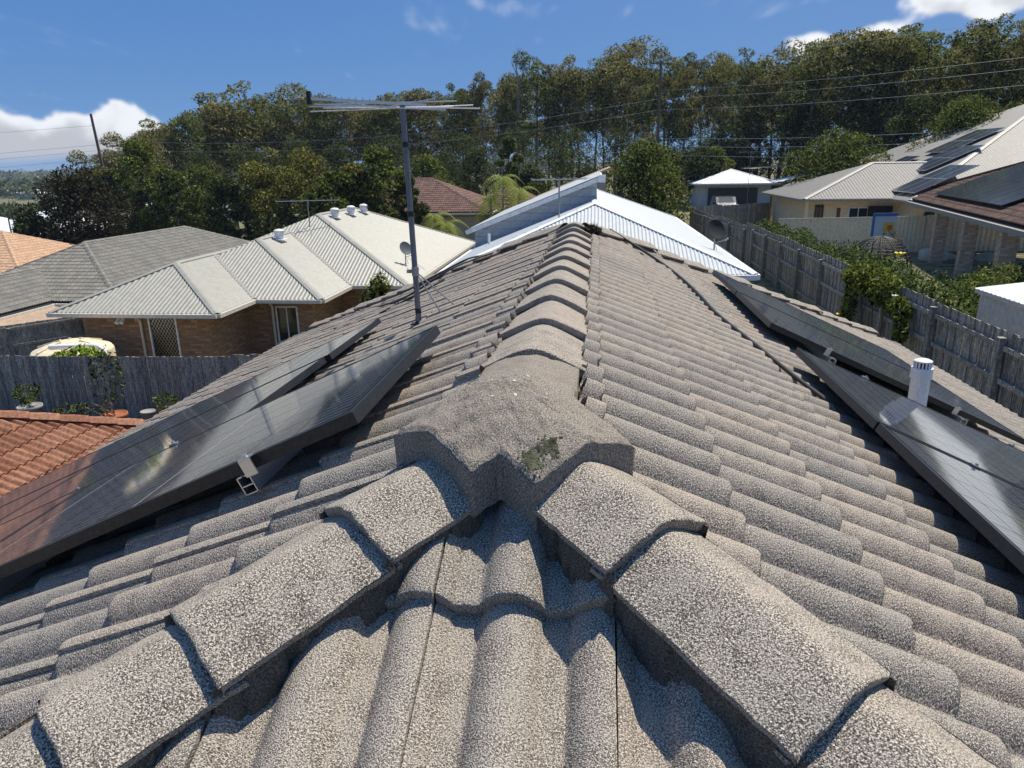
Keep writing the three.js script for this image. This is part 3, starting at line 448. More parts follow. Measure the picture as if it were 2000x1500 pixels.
function antennaMast(pos) {
  const a = thing('tv_antenna', 'tall television antenna on a strapped grey mast beside the solar panel', 'antenna', pos);
  const top = V3(-0.035, 1.19, -0.03);
  part('mast', rod(V3(0, 0, 0), top, 0.0165, 0.0155, 16), M.mast, a);
  for (const f of [0.06, 0.25, 0.52, 0.83]) part('tape_band', rod(top.clone().multiplyScalar(f - 0.012), top.clone().multiplyScalar(f + 0.012), 0.0178, 0.0178, 16), M.black, a);
  part('mast_foot', [rod(V3(0, -0.02, 0), V3(0, 0.01, 0), 0.035, 0.02, 16), box(0.09, 0.006, 0.06, 0.0, -0.005, 0)], M.rubber, a);
  const stayTop = V3(-0.005, 0.30, 0), plate = V3(0.21, 0.02, 0.02);
  part('stay_clamp', [rod(V3(-0.006, 0.275, 0), V3(-0.006, 0.325, 0), 0.021, 0.021, 12), box(0.05, 0.02, 0.012, -0.03, 0.30, 0)], M.galv, a);
  part('stay', rod(stayTop, plate.clone().add(V3(-0.03, 0, 0.05)), 0.004), M.galv, a); part('stay', rod(stayTop, plate.clone().add(V3(0.05, 0.03, -0.06)), 0.004), M.galv, a);
  part('stay_plate', bar(plate.clone().add(V3(-0.06, -0.03, 0.06)), plate.clone().add(V3(0.06, 0.025, -0.06)), 0.07, 0.004), M.galv, a);
  // boom, short directors, black reflector block, long rods
  const T = top.clone(), A = T.clone().add(V3(-0.47, 0.035, 0.14)), B = T.clone().add(V3(0.12, 0.002, -0.05));
  const boom = part('boom', bar(A, B, 0.014, 0.014), M.alu, a);
  const dir = B.clone().sub(A).normalize(), side = V3(0, 1, 0).cross(dir).normalize();
  for (let i = 0; i < 13; i++) { const p = A.clone().lerp(B, 0.05 + i * 0.058), h = 0.085 + 0.010 * i; part('director_rod', rod(p.clone().addScaledVector(side, -h).add(V3(0, 0.006, 0)), p.clone().addScaledVector(side, h).add(V3(0, 0.006, 0)), 0.0026, 0.0026, 6), M.alu, boom); }
  part('reflector_block', bar(A.clone().add(V3(0.006, -0.03, 0)), A.clone().add(V3(0.006, 0.035, 0)), 0.022, 0.02, V3(1, 0, 0)), M.black, boom);
  part('boom_brace', bar(A.clone().lerp(B, 0.06).add(V3(0, -0.028, 0.02)), A.clone().lerp(B, 0.75).add(V3(0, -0.02, 0.02)), 0.008, 0.008), M.alu, boom);
  const rods = [[-0.50, 0.0, 0.06, 0.40, -0.015, -0.16], [-0.48, -0.028, 0.10, 0.34, 0.012, -0.28], [-0.46, 0.012, 0.02, 0.28, 0.022, -0.10], [-0.40, -0.015, 0.12, 0.24, 0.002, -0.2], [-0.2, 0.0, -0.05, 0.28, -0.045, 0.22], [-0.12, 0.006, -0.16, 0.20, 0.02, 0.1]];
  for (const [x0, y0, z0, x1, y1, z1] of rods) part('long_rod', rod(T.clone().add(V3(x0, y0, z0)), T.clone().add(V3(x1, y1, z1)), 0.0034, 0.0034, 6), M.alu, boom);
  return a;
}
antennaMast([-0.84, 4.085, -4.03]);
// ---------------------------------------------------------------- foliage
// scattered leaf faces through ellipsoids [x, y, z, rx, ry, rz]; each leaf two triangles
function leafCloud(r, blobs, n, size, stretch = 0, droop = 0.3) {
  const pos = new Float32Array(n * 18), nor = new Float32Array(n * 18), uv = new Float32Array(n * 12); let wsum = 0; const w = blobs.map(b => wsum += Math.pow(b[3] * b[4] * b[5], 0.66));
  for (let i = 0; i < n; i++) {
    const q = r() * wsum; let k = 0; while (w[k] < q) k++; const b = blobs[k];
    let x, y, z, d; do { x = r() * 2 - 1; y = r() * 2 - 1; z = r() * 2 - 1; d = x * x + y * y + z * z; } while (d > 1 || d < 1e-4); d = Math.sqrt(d); const f = Math.pow(d, 0.35) * (0.86 + 0.28 * r()) / d; x *= f; y *= f; z *= f;
    const px = b[0] + x * b[3], py = b[1] + y * b[4], pz = b[2] + z * b[5];
    const s = size * (0.6 + 0.8 * r()); const a = r() * 6.283, t = (r() - 0.5) * 2; const c = Math.sqrt(1 - t * t);
    let ux = c * Math.cos(a), uy = t - droop, uz = c * Math.sin(a); let l = Math.hypot(ux, uy, uz) || 1; ux /= l; uy /= l; uz /= l;
    let vx = r() - 0.5, vy = r() - 0.5, vz = r() - 0.5; const dp = vx * ux + vy * uy + vz * uz; vx -= dp * ux; vy -= dp * uy; vz -= dp * uz; l = Math.hypot(vx, vy, vz) || 1; vx /= l; vy /= l; vz /= l;
    const L = s + stretch * r(), h = s * 0.5;
    const P = [[-ux * L, -uy * L, -uz * L], [vx * h, vy * h, vz * h], [ux * L, uy * L, uz * L], [-vx * h, -vy * h, -vz * h]];
    // shading normal leans outwards from the clump, as a rounded spray of leaves would
    let nx = uy * vz - uz * vy, ny = uz * vx - ux * vz, nz = ux * vy - uy * vx; if (nx * x + ny * y + nz * z < 0) { nx = -nx; ny = -ny; nz = -nz; }
    const o = [0, 1, 2, 0, 2, 3]; for (let m = 0; m < 6; m++) { const p = P[o[m]], e = (i * 6 + m) * 3; pos[e] = px + p[0]; pos[e + 1] = py + p[1]; pos[e + 2] = pz + p[2]; nor[e] = nx; nor[e + 1] = ny; nor[e + 2] = nz; uv[(i * 6 + m) * 2] = (i % 61) / 61 + 0.01; uv[(i * 6 + m) * 2 + 1] = ((i * 7) % 53) / 53 + 0.01; }
  }
  const g = new THREE.BufferGeometry(); g.setAttribute('position', new THREE.BufferAttribute(pos, 3)); g.setAttribute('normal', new THREE.BufferAttribute(nor, 3)); g.setAttribute('uv', new THREE.BufferAttribute(uv, 2)); return g;
}
// leaf colours: a small palette texture, one sample per leaf
function leafMat(cols, rough = 0.7, seed = 1) { rough = 0.85;
  const r = rng(seed), pal = []; for (let i = 0; i < 64 * 64; i++) { const c = cols[Math.floor(r() * cols.length)], f = 0.95 + 0.5 * r(); pal.push(c.map(v => Math.min(255, v * f))); }
  const t = texture(64, (i, j) => pal[j * 64 + i]); t.magFilter = THREE.NearestFilter; t.minFilter = THREE.NearestFilter; t.generateMipmaps = false;
  return new THREE.MeshPhysicalMaterial({ map: t, roughness: rough, transmission: 0.42, thickness: 0, specularIntensity: 0.35, side: THREE.DoubleSide });
}
const leaves = {
  gum: [leafMat([[116, 120, 66], [100, 108, 60], [128, 126, 74], [140, 126, 78]], 0.6, 1), leafMat([[108, 116, 60], [120, 122, 68], [92, 102, 54]], 0.6, 2), leafMat([[124, 124, 74], [108, 110, 68], [138, 122, 78]], 0.6, 3)],
  lush: leafMat([[112, 122, 52], [98, 110, 44], [128, 134, 60]], 0.55, 4), green: leafMat([[102, 112, 52], [90, 100, 46], [116, 122, 58]], 0.6, 5), dark: leafMat([[82, 92, 50], [72, 82, 44], [94, 100, 56]], 0.6, 6),
  olive: leafMat([[128, 128, 60], [138, 130, 64], [112, 116, 54]], 0.6, 7), plum: leafMat([[48, 52, 32], [58, 52, 34], [52, 60, 34], [78, 58, 38], [64, 66, 36]], 0.5, 8),
  hedge: leafMat([[88, 106, 54], [76, 92, 46], [106, 122, 64], [66, 80, 40]], 0.5, 9), lime: leafMat([[140, 160, 52], [120, 148, 46], [156, 168, 66]], 0.5, 10), palm: leafMat([[120, 132, 58], [104, 122, 50], [146, 142, 66]], 0.5, 11), dry: leafMat([[120, 104, 76], [104, 92, 66]], 0.9, 12), flax: leafMat([[104, 122, 70], [140, 146, 96]], 0.5, 13),
};
// ---------------------------------------------------------------- metal roofs and neighbouring houses
function corrugated(face, pitch = 0.076, amp = 0.008, per = 6) {   // ribbed sheet filling a face
  const { O, U, V, N, poly: pg } = face, us = pg.map(p => p[0]), lo = Math.min(...us), hi = Math.max(...us), pos = [], uv = [], idx = [];
  const cols = []; const step = pitch / per; for (let u = lo + 1e-4; u < hi; u += step) cols.push(u); cols.push(hi - 1e-4);
  for (const u of cols) {
    let a = 1e9, b = -1e9; for (let i = 0; i < pg.length; i++) { const [u0, s0] = pg[i], [u1, s1] = pg[(i + 1) % pg.length]; if ((u - u0) * (u - u1) <= 0 && Math.abs(u1 - u0) > 1e-9) { const s = s0 + (s1 - s0) * (u - u0) / (u1 - u0); a = Math.min(a, s); b = Math.max(b, s); } }
    if (b < a) { a = b = 0; } const h = amp * Math.cos(u / pitch * 2 * Math.PI);
    for (const s of [a, b]) { const p = O.clone().addScaledVector(U, u).addScaledVector(V, s).addScaledVector(N, h); pos.push(p.x, p.y, p.z); uv.push(u, s); }
  }
  for (let i = 0; i < cols.length - 1; i++) { const a = i * 2; idx.push(a, a + 1, a + 2, a + 2, a + 1, a + 3); }
  const g = new THREE.BufferGeometry(); g.setAttribute('position', new THREE.Float32BufferAttribute(pos, 3)); g.setAttribute('uv', new THREE.Float32BufferAttribute(uv, 2)); g.setIndex(idx); g.computeVertexNormals(); return g;
}
const faceCorners = f => f.poly.map(([u, s]) => f.O.clone().addScaledVector(f.U, u).addScaledVector(f.V, s));
function foldCap(a, b, w, drop, lift = 0.035) { const d = b.clone().sub(a).normalize(), s = V3(0, 1, 0).cross(d).normalize(), up = V3(0, lift, 0), q = (p, x, y) => p.clone().addScaledVector(s, x).add(up).add(V3(0, -y, 0)).toArray(); const v = []; for (const p of [a, b]) v.push(q(p, -w / 2, drop), q(p, -0.02, 0), q(p, 0.02, 0), q(p, w / 2, drop), q(p, -w / 2, drop + 0.03), q(p, w / 2, drop + 0.03)); return poly(v, [[0, 1, 7, 6], [1, 2, 8, 7], [2, 3, 9, 8], [4, 0, 6, 10], [3, 5, 11, 9]]); }
function capLine(a, b, w, h, lift = 0.02) { const A = a.clone(), B = b.clone(); A.y += lift; B.y += lift; return bar(A, B, w, h); }
// hip roof in ribbed metal over a rectangle, as parts of house h
function metalHip(h, x0, x1, z0, z1, eave, slope, mat, trim, which = ['front', 'right', 'left', 'back'], o = {}) {
  const F = hipFaces(x0, x1, z0, z1, eave, slope), lengthwise = z1 - z0 > x1 - x0, cx = (x0 + x1) / 2, cz = (z0 + z1) / 2, hf = F.half, ry = F.ridgeY;
  const R0 = lengthwise ? V3(cx, ry, z1 - hf) : V3(x0 + hf, ry, cz), R1 = lengthwise ? V3(cx, ry, z0 + hf) : V3(x1 - hf, ry, cz);
  for (const k of which) { const f = F[k]; part('roof_sheet', corrugated(f, o.pitch, o.amp, o.per), mat, h); }
  const cw = o.cap ?? 0.22;
  if (R0.distanceTo(R1) > 0.1) part('ridge_cap', foldCap(R0, R1, cw, cw * 0.5 * slope * 0.85), o.capMat || trim, h);
  const cs = { fl: V3(x0, eave, z1), fr: V3(x1, eave, z1), bl: V3(x0, eave, z0), br: V3(x1, eave, z0) };
  const to = lengthwise ? { fl: R0, fr: R0, bl: R1, br: R1 } : { fl: R0, bl: R0, fr: R1, br: R1 };
  for (const k of o.hips || ['fl', 'fr', 'bl', 'br']) part('hip_cap', foldCap(cs[k], to[k], cw, cw * 0.5 * slope * 0.6), o.capMat || trim, h);
  const E = [[cs.fl, cs.fr], [cs.fr, cs.br], [cs.br, cs.bl], [cs.bl, cs.fl]];
  for (const i of o.gutters || [0, 1, 2, 3]) { const [a, b] = E[i], out = b.clone().sub(a).normalize().cross(V3(0, 1, 0)).multiplyScalar(0.05); const A = a.clone().add(out), B = b.clone().add(out); A.y -= 0.07; B.y -= 0.07; part('gutter', bar(A, B, 0.11, 0.12), trim, h); }
  return F;
}
function walls(h, x0, x1, z0, z1, y0, y1, mat, t = 0.12) { return part('wall', [box(x1 - x0, y1 - y0, t, (x0 + x1) / 2, (y0 + y1) / 2, z1 - t / 2), box(x1 - x0, y1 - y0, t, (x0 + x1) / 2, (y0 + y1) / 2, z0 + t / 2), box(t, y1 - y0, z1 - z0 - 2 * t, x0 + t / 2, (y0 + y1) / 2, (z0 + z1) / 2), box(t, y1 - y0, z1 - z0 - 2 * t, x1 - t / 2, (y0 + y1) / 2, (z0 + z1) / 2)], mat, h); }
function soffit(h, x0, x1, z0, z1, y, mat) { part('soffit', box(x1 - x0 - 0.02, 0.02, z1 - z0 - 0.02, (x0 + x1) / 2, y - 0.10, (z0 + z1) / 2), mat, h); }
// window on a wall facing +z (turn 0) or -x (turn -90) or +x: frame, pane, sill
function windowAt(h, x, y, z, w, hh, turn, frameMat = M.white, paneMat = M.glass) {
  const f = part('window', [box(w, 0.05, 0.05, 0, hh / 2, 0), box(w, 0.05, 0.05, 0, -hh / 2, 0), box(0.05, hh, 0.05, -w / 2, 0, 0), box(0.05, hh, 0.05, w / 2, 0, 0), box(0.035, hh, 0.04, 0, 0, 0)], frameMat, h); f.position.set(x, y, z); f.rotation.y = turn;
  part('pane', box(w - 0.04, hh - 0.04, 0.012, 0, 0, -0.008), paneMat, f); part('sill', box(w + 0.12, 0.05, 0.12, 0, -hh / 2 - 0.05, 0.04), frameMat, f); return f;
}
function roundVent(pos, label) {
  const v = thing('roof_vent', label, 'roof vent', pos, 0, 'white roof ventilators on the pale metal roof');
  part('throat', rod(V3(0, -0.25, 0), V3(0, 0.12, 0), 0.15, 0.15, 16), M.white, v); const blades = []; for (let i = 0; i < 14; i++) { const a = i / 14 * 6.283; blades.push(box(0.05, 0.2, 0.012, Math.sin(a) * 0.17, 0.2, Math.cos(a) * 0.17, a + 0.5)); }
  part('vane_drum', blades, M.white, v); part('hood', lathe([[0, 0.40], [0.12, 0.38], [0.20, 0.33], [0.205, 0.30], [0, 0.30]], 16), M.white, v); part('band', rod(V3(0, 0.10, 0), V3(0, 0.13, 0), 0.2, 0.2, 16), M.white, v); part('flashing', box(0.5, 0.02, 0.6, 0, -0.02, 0), M.white, v); return v;
}
function smallAntenna(pos, label, mastH, span, turn, n = 7) {
  const a = thing('tv_antenna', label, 'antenna', pos, turn); part('mast', rod(V3(0, -0.3, 0), V3(0, mastH, 0), 0.022, 0.022, 8), M.galv, a);
  const boom = part('boom', bar(V3(-span / 2, mastH - 0.03, 0), V3(span / 2, mastH - 0.03, 0), 0.03, 0.03), M.alu, a);
  for (let i = 0; i < n; i++) { const x = -span / 2 + span * i / (n - 1), L = 0.28 + 0.22 * i / n; part('rod', rod(V3(x, mastH, -L), V3(x, mastH, L), 0.008, 0.008, 5), M.alu, boom); } return a;
}
function satelliteDish(pos, label, turn, mat) {
  const d = thing('satellite_dish', label, 'satellite dish', pos, turn); const pts = []; for (let i = 0; i <= 12; i++) { const r = 0.29 * i / 12; pts.push([r, r * r * 0.55]); } for (let i = 12; i >= 0; i--) { const r = 0.29 * i / 12; pts.push([r, r * r * 0.55 - 0.012]); }
  const g = lathe(pts, 32); g.rotateX(1.12); g.translate(0, 0.62, 0.02); part('reflector', g, mat, d);
  part('mast', [rod(V3(0, -0.1, 0), V3(0, 0.42, 0), 0.022, 0.022, 10), rod(V3(0, 0.42, 0), V3(0, 0.60, -0.04), 0.022, 0.022, 10)], M.galv, d); part('feed_arm', rod(V3(0, 0.30, 0.14), V3(0, 0.40, 0.50), 0.012, 0.012, 6), M.galv, d); part('receiver', rod(V3(0, 0.38, 0.46), V3(0, 0.44, 0.56), 0.03, 0.025, 10), M.potGrey, d);
  part('stay', rod(V3(0, 0.32, 0), V3(0.75, -0.30, 0.30), 0.008, 0.008, 5), M.galv, d); part('stay', rod(V3(0, 0.32, 0), V3(0.55, -0.28, -0.45), 0.008, 0.008, 5), M.galv, d); return d;
}
function downpipe(h, x, z, y0, y1, mat) { part('downpipe', [rod(V3(x, y0, z), V3(x, y1 - 0.25, z), 0.045, 0.045, 10), rod(V3(x, y1 - 0.25, z), V3(x, y1, z + 0.35), 0.045, 0.045, 10)], mat, h); }

// pale metal roofed brick house in three stepped wings (left)
{
  const h = thing('brick_house', 'brick house with a pale ribbed metal roof stepped in three hips', 'house'), e = 0.65, sl = 0.43, gy = -1.75;
  metalHip(h, -17.05, -11.4, -31, -20.75, e, sl, M.creamRoof, M.fascia, ['front', 'right', 'left'], { hips: ['fl', 'fr'], gutters: [0, 1, 3], cap: 0.26, per: 8, pitch: 0.15, amp: 0.013, capMat: M.creamRoof });
  metalHip(h, -16.7, -9.0, -36, -23.3, e, sl, M.creamRoof, M.fascia, ['front', 'right', 'left'], { hips: ['fr'], gutters: [0, 1], cap: 0.26, per: 8, pitch: 0.15, amp: 0.013, capMat: M.creamRoof });
  metalHip(h, -17.4, -6.75, -41.9, -26.3, e, sl, M.creamRoof, M.fascia, undefined, { hips: ['fr', 'br'], gutters: [0, 1, 2], cap: 0.26, per: 8, pitch: 0.15, amp: 0.013, capMat: M.creamRoof });
  walls(h, -16.4, -12.0, -31, -21.35, gy, e - 0.08, M.brick); walls(h, -16.2, -9.6, -34, -23.9, gy, e - 0.085, M.brick); walls(h, -16.6, -7.35, -41.3, -26.9, gy, e - 0.09, M.brick);
  for (const [x, z, w] of [[-11.4, -23.3, 2.75], [-9.0, -26.3, 3.8]]) part('valley_gutter', bar(V3(x, e + 0.02, z), V3(x - w, e + sl * w + 0.02, z - w), 0.12, 0.03), M.fasciaGrey, h);
  soffit(h, -17.05, -11.4, -31, -20.75, e, M.fascia); soffit(h, -16.7, -9, -36, -23.3, e - 0.004, M.fascia); soffit(h, -17.4, -6.75, -41.9, -26.3, e - 0.008, M.fascia);
  const d = part('screen_door', [box(0.9, 2.1, 0.02, 0, 0, -0.03)], paint([74, 86, 96], 0.4), h); d.position.set(-13.62, gy + 1.2, -21.33);
  part('door_frame', [box(0.05, 2.15, 0.06, -0.46, 0, 0), box(0.05, 2.15, 0.06, 0.46, 0, 0), box(0.97, 0.05, 0.06, 0, 1.06, 0)], M.white, d);
  const lat = []; for (let i = -9; i <= 9; i++) for (const s of [1, -1]) { const x = i * 0.11; let p = [[-0.43, 0], [0.43, 0]]; const y0 = (-0.43 - x) * s * 1.5, y1 = (0.43 - x) * s * 1.5; const c = v => Math.max(-1.03, Math.min(1.03, v)); const xa = x + c(y0) * s / 1.5, xb = x + c(y1) * s / 1.5; if (Math.abs(xa - xb) > 0.02) lat.push(bar(V3(xa, c(y0), -0.012), V3(xb, c(y1), -0.012), 0.007, 0.008, V3(0, 0, 1))); }
  part('diamond_grille', lat, M.alu, d);
  windowAt(h, -10.55, -0.35, -23.88, 0.75, 1.25, 0);
  downpipe(h, -14.35, -21.28, gy, e - 0.1, M.fascia); downpipe(h, -11.05, -23.84, gy, e - 0.1, M.fascia);
  part('flood_light', [box(0.12, 0.06, 0.1, -14.9, e - 0.22, -21.2), rod(V3(-14.98, e - 0.26, -21.14), V3(-14.98, e - 0.38, -21.0), 0.05, 0.07, 12), rod(V3(-14.82, e - 0.26, -21.14), V3(-14.82, e - 0.38, -21.0), 0.05, 0.07, 12)], M.white, h);
  roundVent([-12.45, 2.2, -28.2], 'white roof ventilator alone on the lower hip of the pale metal roof');
  roundVent([-11.55, 2.78, -32.3], 'white roof ventilator at the valley end of the row of three'); roundVent([-11.5, 2.76, -34.4], 'white roof ventilator in the middle of the row of three'); roundVent([-11.45, 2.74, -36.2], 'white roof ventilator at the far end of the row of three');
  smallAntenna([-12.1, 2.45, -30.6], 'thin television antenna in the valley of the pale metal roof', 1.15, 2.6, 0.35, 5);
  satelliteDish([-7.6, 1.06, -29.3], 'grey satellite dish braced near the eave of the pale metal roof', 0.9, flat(0.09, 0.10, 0.105, 0.6));
}
// grey tiled house beyond it
function tiledHip(h, x0, x1, z0, z1, eave, slope, mats, opts = {}) {
  const F = hipFaces(x0, x1, z0, z1, eave, slope), out = opts.out || []; const r = rng(opts.seed || 5);
  for (const k of opts.faces || ['front', 'right', 'left']) layTiles(F[k], 0.30, 0.02, out, 0, r);
  const lengthwise = z1 - z0 > x1 - x0, cx = (x0 + x1) / 2, cz = (z0 + z1) / 2, R0 = lengthwise ? V3(cx, F.ridgeY, z1 - F.half) : V3(x0 + F.half, F.ridgeY, cz), R1 = lengthwise ? V3(cx, F.ridgeY, z0 + F.half) : V3(x1 - F.half, F.ridgeY, cz);
  const cs = { fl: V3(x0, eave, z1), fr: V3(x1, eave, z1), bl: V3(x0, eave, z0), br: V3(x1, eave, z0) }, to = lengthwise ? { fl: R0, fr: R0, bl: R1, br: R1 } : { fl: R0, bl: R0, fr: R1, br: R1 };
  const run = (a, b) => { const d = b.clone().sub(a), L = d.length(), n = Math.max(1, Math.round(L / 0.4)); d.normalize(); for (let i = 0; i < n; i++) { const p = b.clone().addScaledVector(d, -(i + 1) * L / n - 0.04); p.y += opts.capLift ?? 0.075; const m = part('roof_cap', opts.capGeo, mats[i % mats.length], h); m.applyMatrix4(capBasis(p, d)); } };
  if (!opts.capGeo) opts.capGeo = capGeometry(0.46, 0.14, 0.075, 0.02, 3, 6);
  if (R0.distanceTo(R1) > 0.2) run(R1, R0); for (const k of opts.hips || ['fl', 'fr', 'br']) run(to[k], cs[k]);
  part('underlay', poly([[...faceCorners(F.front)[0].toArray()], ...['front', 'right', 'back', 'left'].flatMap(k => faceCorners(F[k]).map(p => p.toArray()))].map(p => [p[0], p[1] - 0.06, p[2]]), [0, 1, 2, 3].map(i => [1 + 4 * i, 4 + 4 * i, 3 + 4 * i, 2 + 4 * i])), flat(0.02, 0.02, 0.02, 1), h);
  const E = [[cs.fl, cs.fr], [cs.fr, cs.br], [cs.br, cs.bl], [cs.bl, cs.fl]];
  for (const i of opts.gutters || [0, 1, 3]) { const [a, b] = E[i], o = b.clone().sub(a).normalize().cross(V3(0, 1, 0)).multiplyScalar(0.07); const A = a.clone().add(o), B = b.clone().add(o); A.y -= 0.09; B.y -= 0.09; part('gutter', bar(A, B, 0.11, 0.12), opts.trim || M.fascia, h); }
  return { F, out };
}
{
  const h = thing('grey_tile_house', 'house with dull grey roof tiles behind the pale metal roof', 'house'), sl = 0.45, e = -0.95, tiles = [];
  tiledHip(h, -31.6, -21.6, -50.5, -30.7, e, sl, M.greyTile, { out: tiles, hips: ['fr', 'br'], seed: 2, faces: ['front', 'right'] });
  tiledHip(h, -30.4, -24.9, -40, -22, e, sl, M.greyTile, { out: tiles, hips: ['fr'], seed: 3, faces: ['right', 'front'] });
  buildTiles(tiles, M.greyTile, h, { nu: [10, 10], seed: 6 });
  walls(h, -31, -22.2, -50, -31.3, -3.6, e - 0.05, M.brick); walls(h, -29.8, -25.5, -39, -22.6, -3.6, e - 0.06, M.brick);
  const rackp = part('solar_rack', [box(1.6, 0.05, 1.0)], M.frame, h); rackp.position.set(-22.4, -0.3, -36.6); rackp.rotation.set(0, Math.PI / 2, 0); rackp.rotateX(0.1);
  // tan patio roof in front of it
  const p = thing('patio_roof', 'tan ribbed metal patio roof below the grey tiles', 'patio roof'), f = { O: V3(-24.85, -1.08, -20.5), U: V3(0, 0, -1), V: V3(0.995, -0.10, 0).normalize(), N: V3(0.1, 0.995, 0), poly: [[0, 0], [10.2, 0], [9.2, 3.4], [0, 3.4]] };
  part('roof_sheet', corrugated(f, 0.19, 0.012, 8), M.tanRoof, p); part('gutter', bar(V3(-21.4, -1.46, -20.5), V3(-21.4, -1.46, -29.8), 0.12, 0.12), M.tanRoof, p);
  for (const z of [-21.5, -24.5, -27.5]) part('post', box(0.1, 2.3, 0.1, -21.6, -2.6, z), M.white, p);
  part('beam', box(0.1, 0.15, 9, -21.6, -1.58, -25), M.white, p);
}
{
  const h = thing('beige_tile_house', 'house with beige roof tiles beyond the grey tiled roof', 'house'), tiles = [];
  tiledHip(h, -52, -31.5, -50, -37, -1.5, 0.42, M.beigeTile, { out: tiles, hips: ['fr'], faces: ['front', 'right'], seed: 4 });
  buildTiles(tiles, M.beigeTile, h, { nu: [6, 6], seed: 7 }); walls(h, -51, -32.2, -49, -37.8, -5, -1.6, M.renderCream);
}
{
  // orange tiled roof low on the left, hip running back towards the fence
  const h = thing('orange_tile_house', 'low building with orange clay roof tiles below the shaded panels', 'house'), tiles = [];
  tiledHip(h, -13.4, -5.9, -11.8, 2.5, 0.28, 0.45, M.orange, { out: tiles, faces: ['right', 'back'], hips: ['br'], seed: 5, gutters: [1, 2], capLift: 0.115 });
  buildTiles(tiles, M.orange, h, { nu: [20, 14], fineD: 12, seed: 8 }); walls(h, -12.8, -6.5, -11.2, 2, -1.6, 0.2, M.brick);
}
// white metal house straight behind, with a raised skillion on its left side
{
  const h = thing('white_metal_house', 'house with a bright white ribbed metal roof and a raised clerestory', 'house'), e = 2.4;
  metalHip(h, -3.62, 3.93, -36, -17.35, e, 0.385, M.whiteRoof, M.white, undefined, { cap: 0.18, pitch: 0.095, amp: 0.010, per: 8 });
  walls(h, -3.0, 3.3, -35.4, -17.95, -0.4, e - 0.08, M.render); soffit(h, -3.62, 3.93, -36, -17.35, e, M.white);
  const f = { O: V3(0.32, 4.58, -23.0), U: V3(0, 0, -1), N: V3(-0.36, 0.933, 0).normalize(), V: V3(-0.933, -0.36, 0).normalize(), poly: [[0, 0], [9.5, 0], [9.5, 4.45], [0, 4.45]] };
  f.U = V3(0, 0, 1); f.O = V3(0.32, 4.58, -32.5);
  part('upper_roof_sheet', corrugated(f, 0.095, 0.010, 6), M.whiteRoof, h);
  const A = V3(0.36, 4.50, -22.94), B = V3(-3.9, 2.88, -22.94); part('verge_flashing', [bar(A, B, 0.06, 0.13), bar(V3(0.36, 4.48, -22.96), V3(0.36, 4.48, -32.5), 0.05, 0.13)], M.white, h); part('barge_end', box(0.2, 0.22, 0.2, 0.36, 4.48, -22.94), M.white, h);
  part('clerestory_wall', poly([[-3.62, 1.7, -23.05], [0.2, 3.4, -23.05], [0.2, 4.36, -23.05], [-3.62, 2.9, -23.05], [-3.62, 1.7, -32.4], [0.2, 3.4, -32.4], [0.2, 4.36, -32.4], [-3.62, 2.9, -32.4]], [[0, 1, 2, 3], [4, 7, 6, 5], [1, 5, 6, 2], [0, 3, 7, 4]]), paint([170, 174, 176], 0.7), h);
  for (let i = 0; i < 9; i++) { const y = 2.15 + i * 0.24, x0 = Math.max(-3.62, (y - 2.93) / 0.382 - 3.55), x1 = Math.min(0.2, (y - 2.28) / 0.445 - 2.28); if (x1 > x0 + 0.1) part('cladding_board', box(x1 - x0, 0.225, 0.03, (x0 + x1) / 2, y, -23.03), paint([158, 164, 168], 0.7), h); }
  part('small_vent_pipe', rod(V3(-3.0, 2.5, -21.8), V3(-3.0, 2.95, -21.8), 0.04, 0.04, 8), M.pvc, h); windowAt(h, -3.2, 2.35, -23.0, 0.4, 0.3, 0);
  smallAntenna([-0.85, 3.55, -20.9], 'thin television antenna on the white metal roof', 1.0, 1.55, 0.2, 6);
  satelliteDish([3.45, 2.52, -20.6], 'dark satellite dish on the right eave of the white metal roof', 0.5, flat(0.012, 0.013, 0.014, 0.8));
}
// thin tan skillion roof edge showing behind the white clerestory
{ const h = thing('tan_skillion_house', 'house with a thin tan sloping roof edge behind the white clerestory', 'house'); part('roof_slab', poly([[-3.4, 3.03, -40], [0.95, 4.70, -40], [0.95, 4.70, -47], [-3.4, 3.03, -47], [-3.4, 2.93, -40], [0.95, 4.60, -40]], [[0, 1, 2, 3], [4, 5, 1, 0]]), M.tanRoof, h); part('wall', poly([[-3.2, 0, -40.5], [0.7, 0, -40.5], [0.7, 4.45, -40.5], [-3.2, 2.98, -40.5], [0.7, 0, -46.5], [0.7, 4.45, -46.5], [-3.2, 0, -46.5], [-3.2, 2.98, -46.5]], [[0, 1, 2, 3], [1, 4, 5, 2], [6, 0, 3, 7]]), M.fasciaGrey, h); }
// brown tiled house between the trees
{
  const h = thing('brown_tile_house', 'house with dark brown roof tiles seen past the antenna mast', 'house'), tiles = [];
  tiledHip(h, -21, -7.1, -60.5, -50.5, 1.75, 0.44, M.brownTile, { out: tiles, hips: ['fr'], faces: ['front', 'right'], seed: 9 });
  tiledHip(h, -10, -3.0, -62, -54, 1.7, 0.44, M.brownTile, { out: tiles, hips: ['fr', 'fl'], faces: ['front', 'right'], seed: 10 });
  buildTiles(tiles, M.brownTile, h, { nu: [6, 6], seed: 11 }); walls(h, -20.4, -7.7, -60, -51.1, -0.9, 1.68, paint([150, 132, 112], 0.9)); walls(h, -9.5, -3.6, -61, -54.6, -0.6, 1.62, paint([140, 120, 102], 0.9));
  part('roller_door', box(2.4, 2.1, 0.06, -9.1, 0.4, -51.06), paint([176, 170, 158], 0.7), h); for (let i = 0; i < 4; i++) part('slot_window', box(1.0, 0.12, 0.04, -10.9, 1.2 - i * 0.42, -51.07), M.glass, h);
}
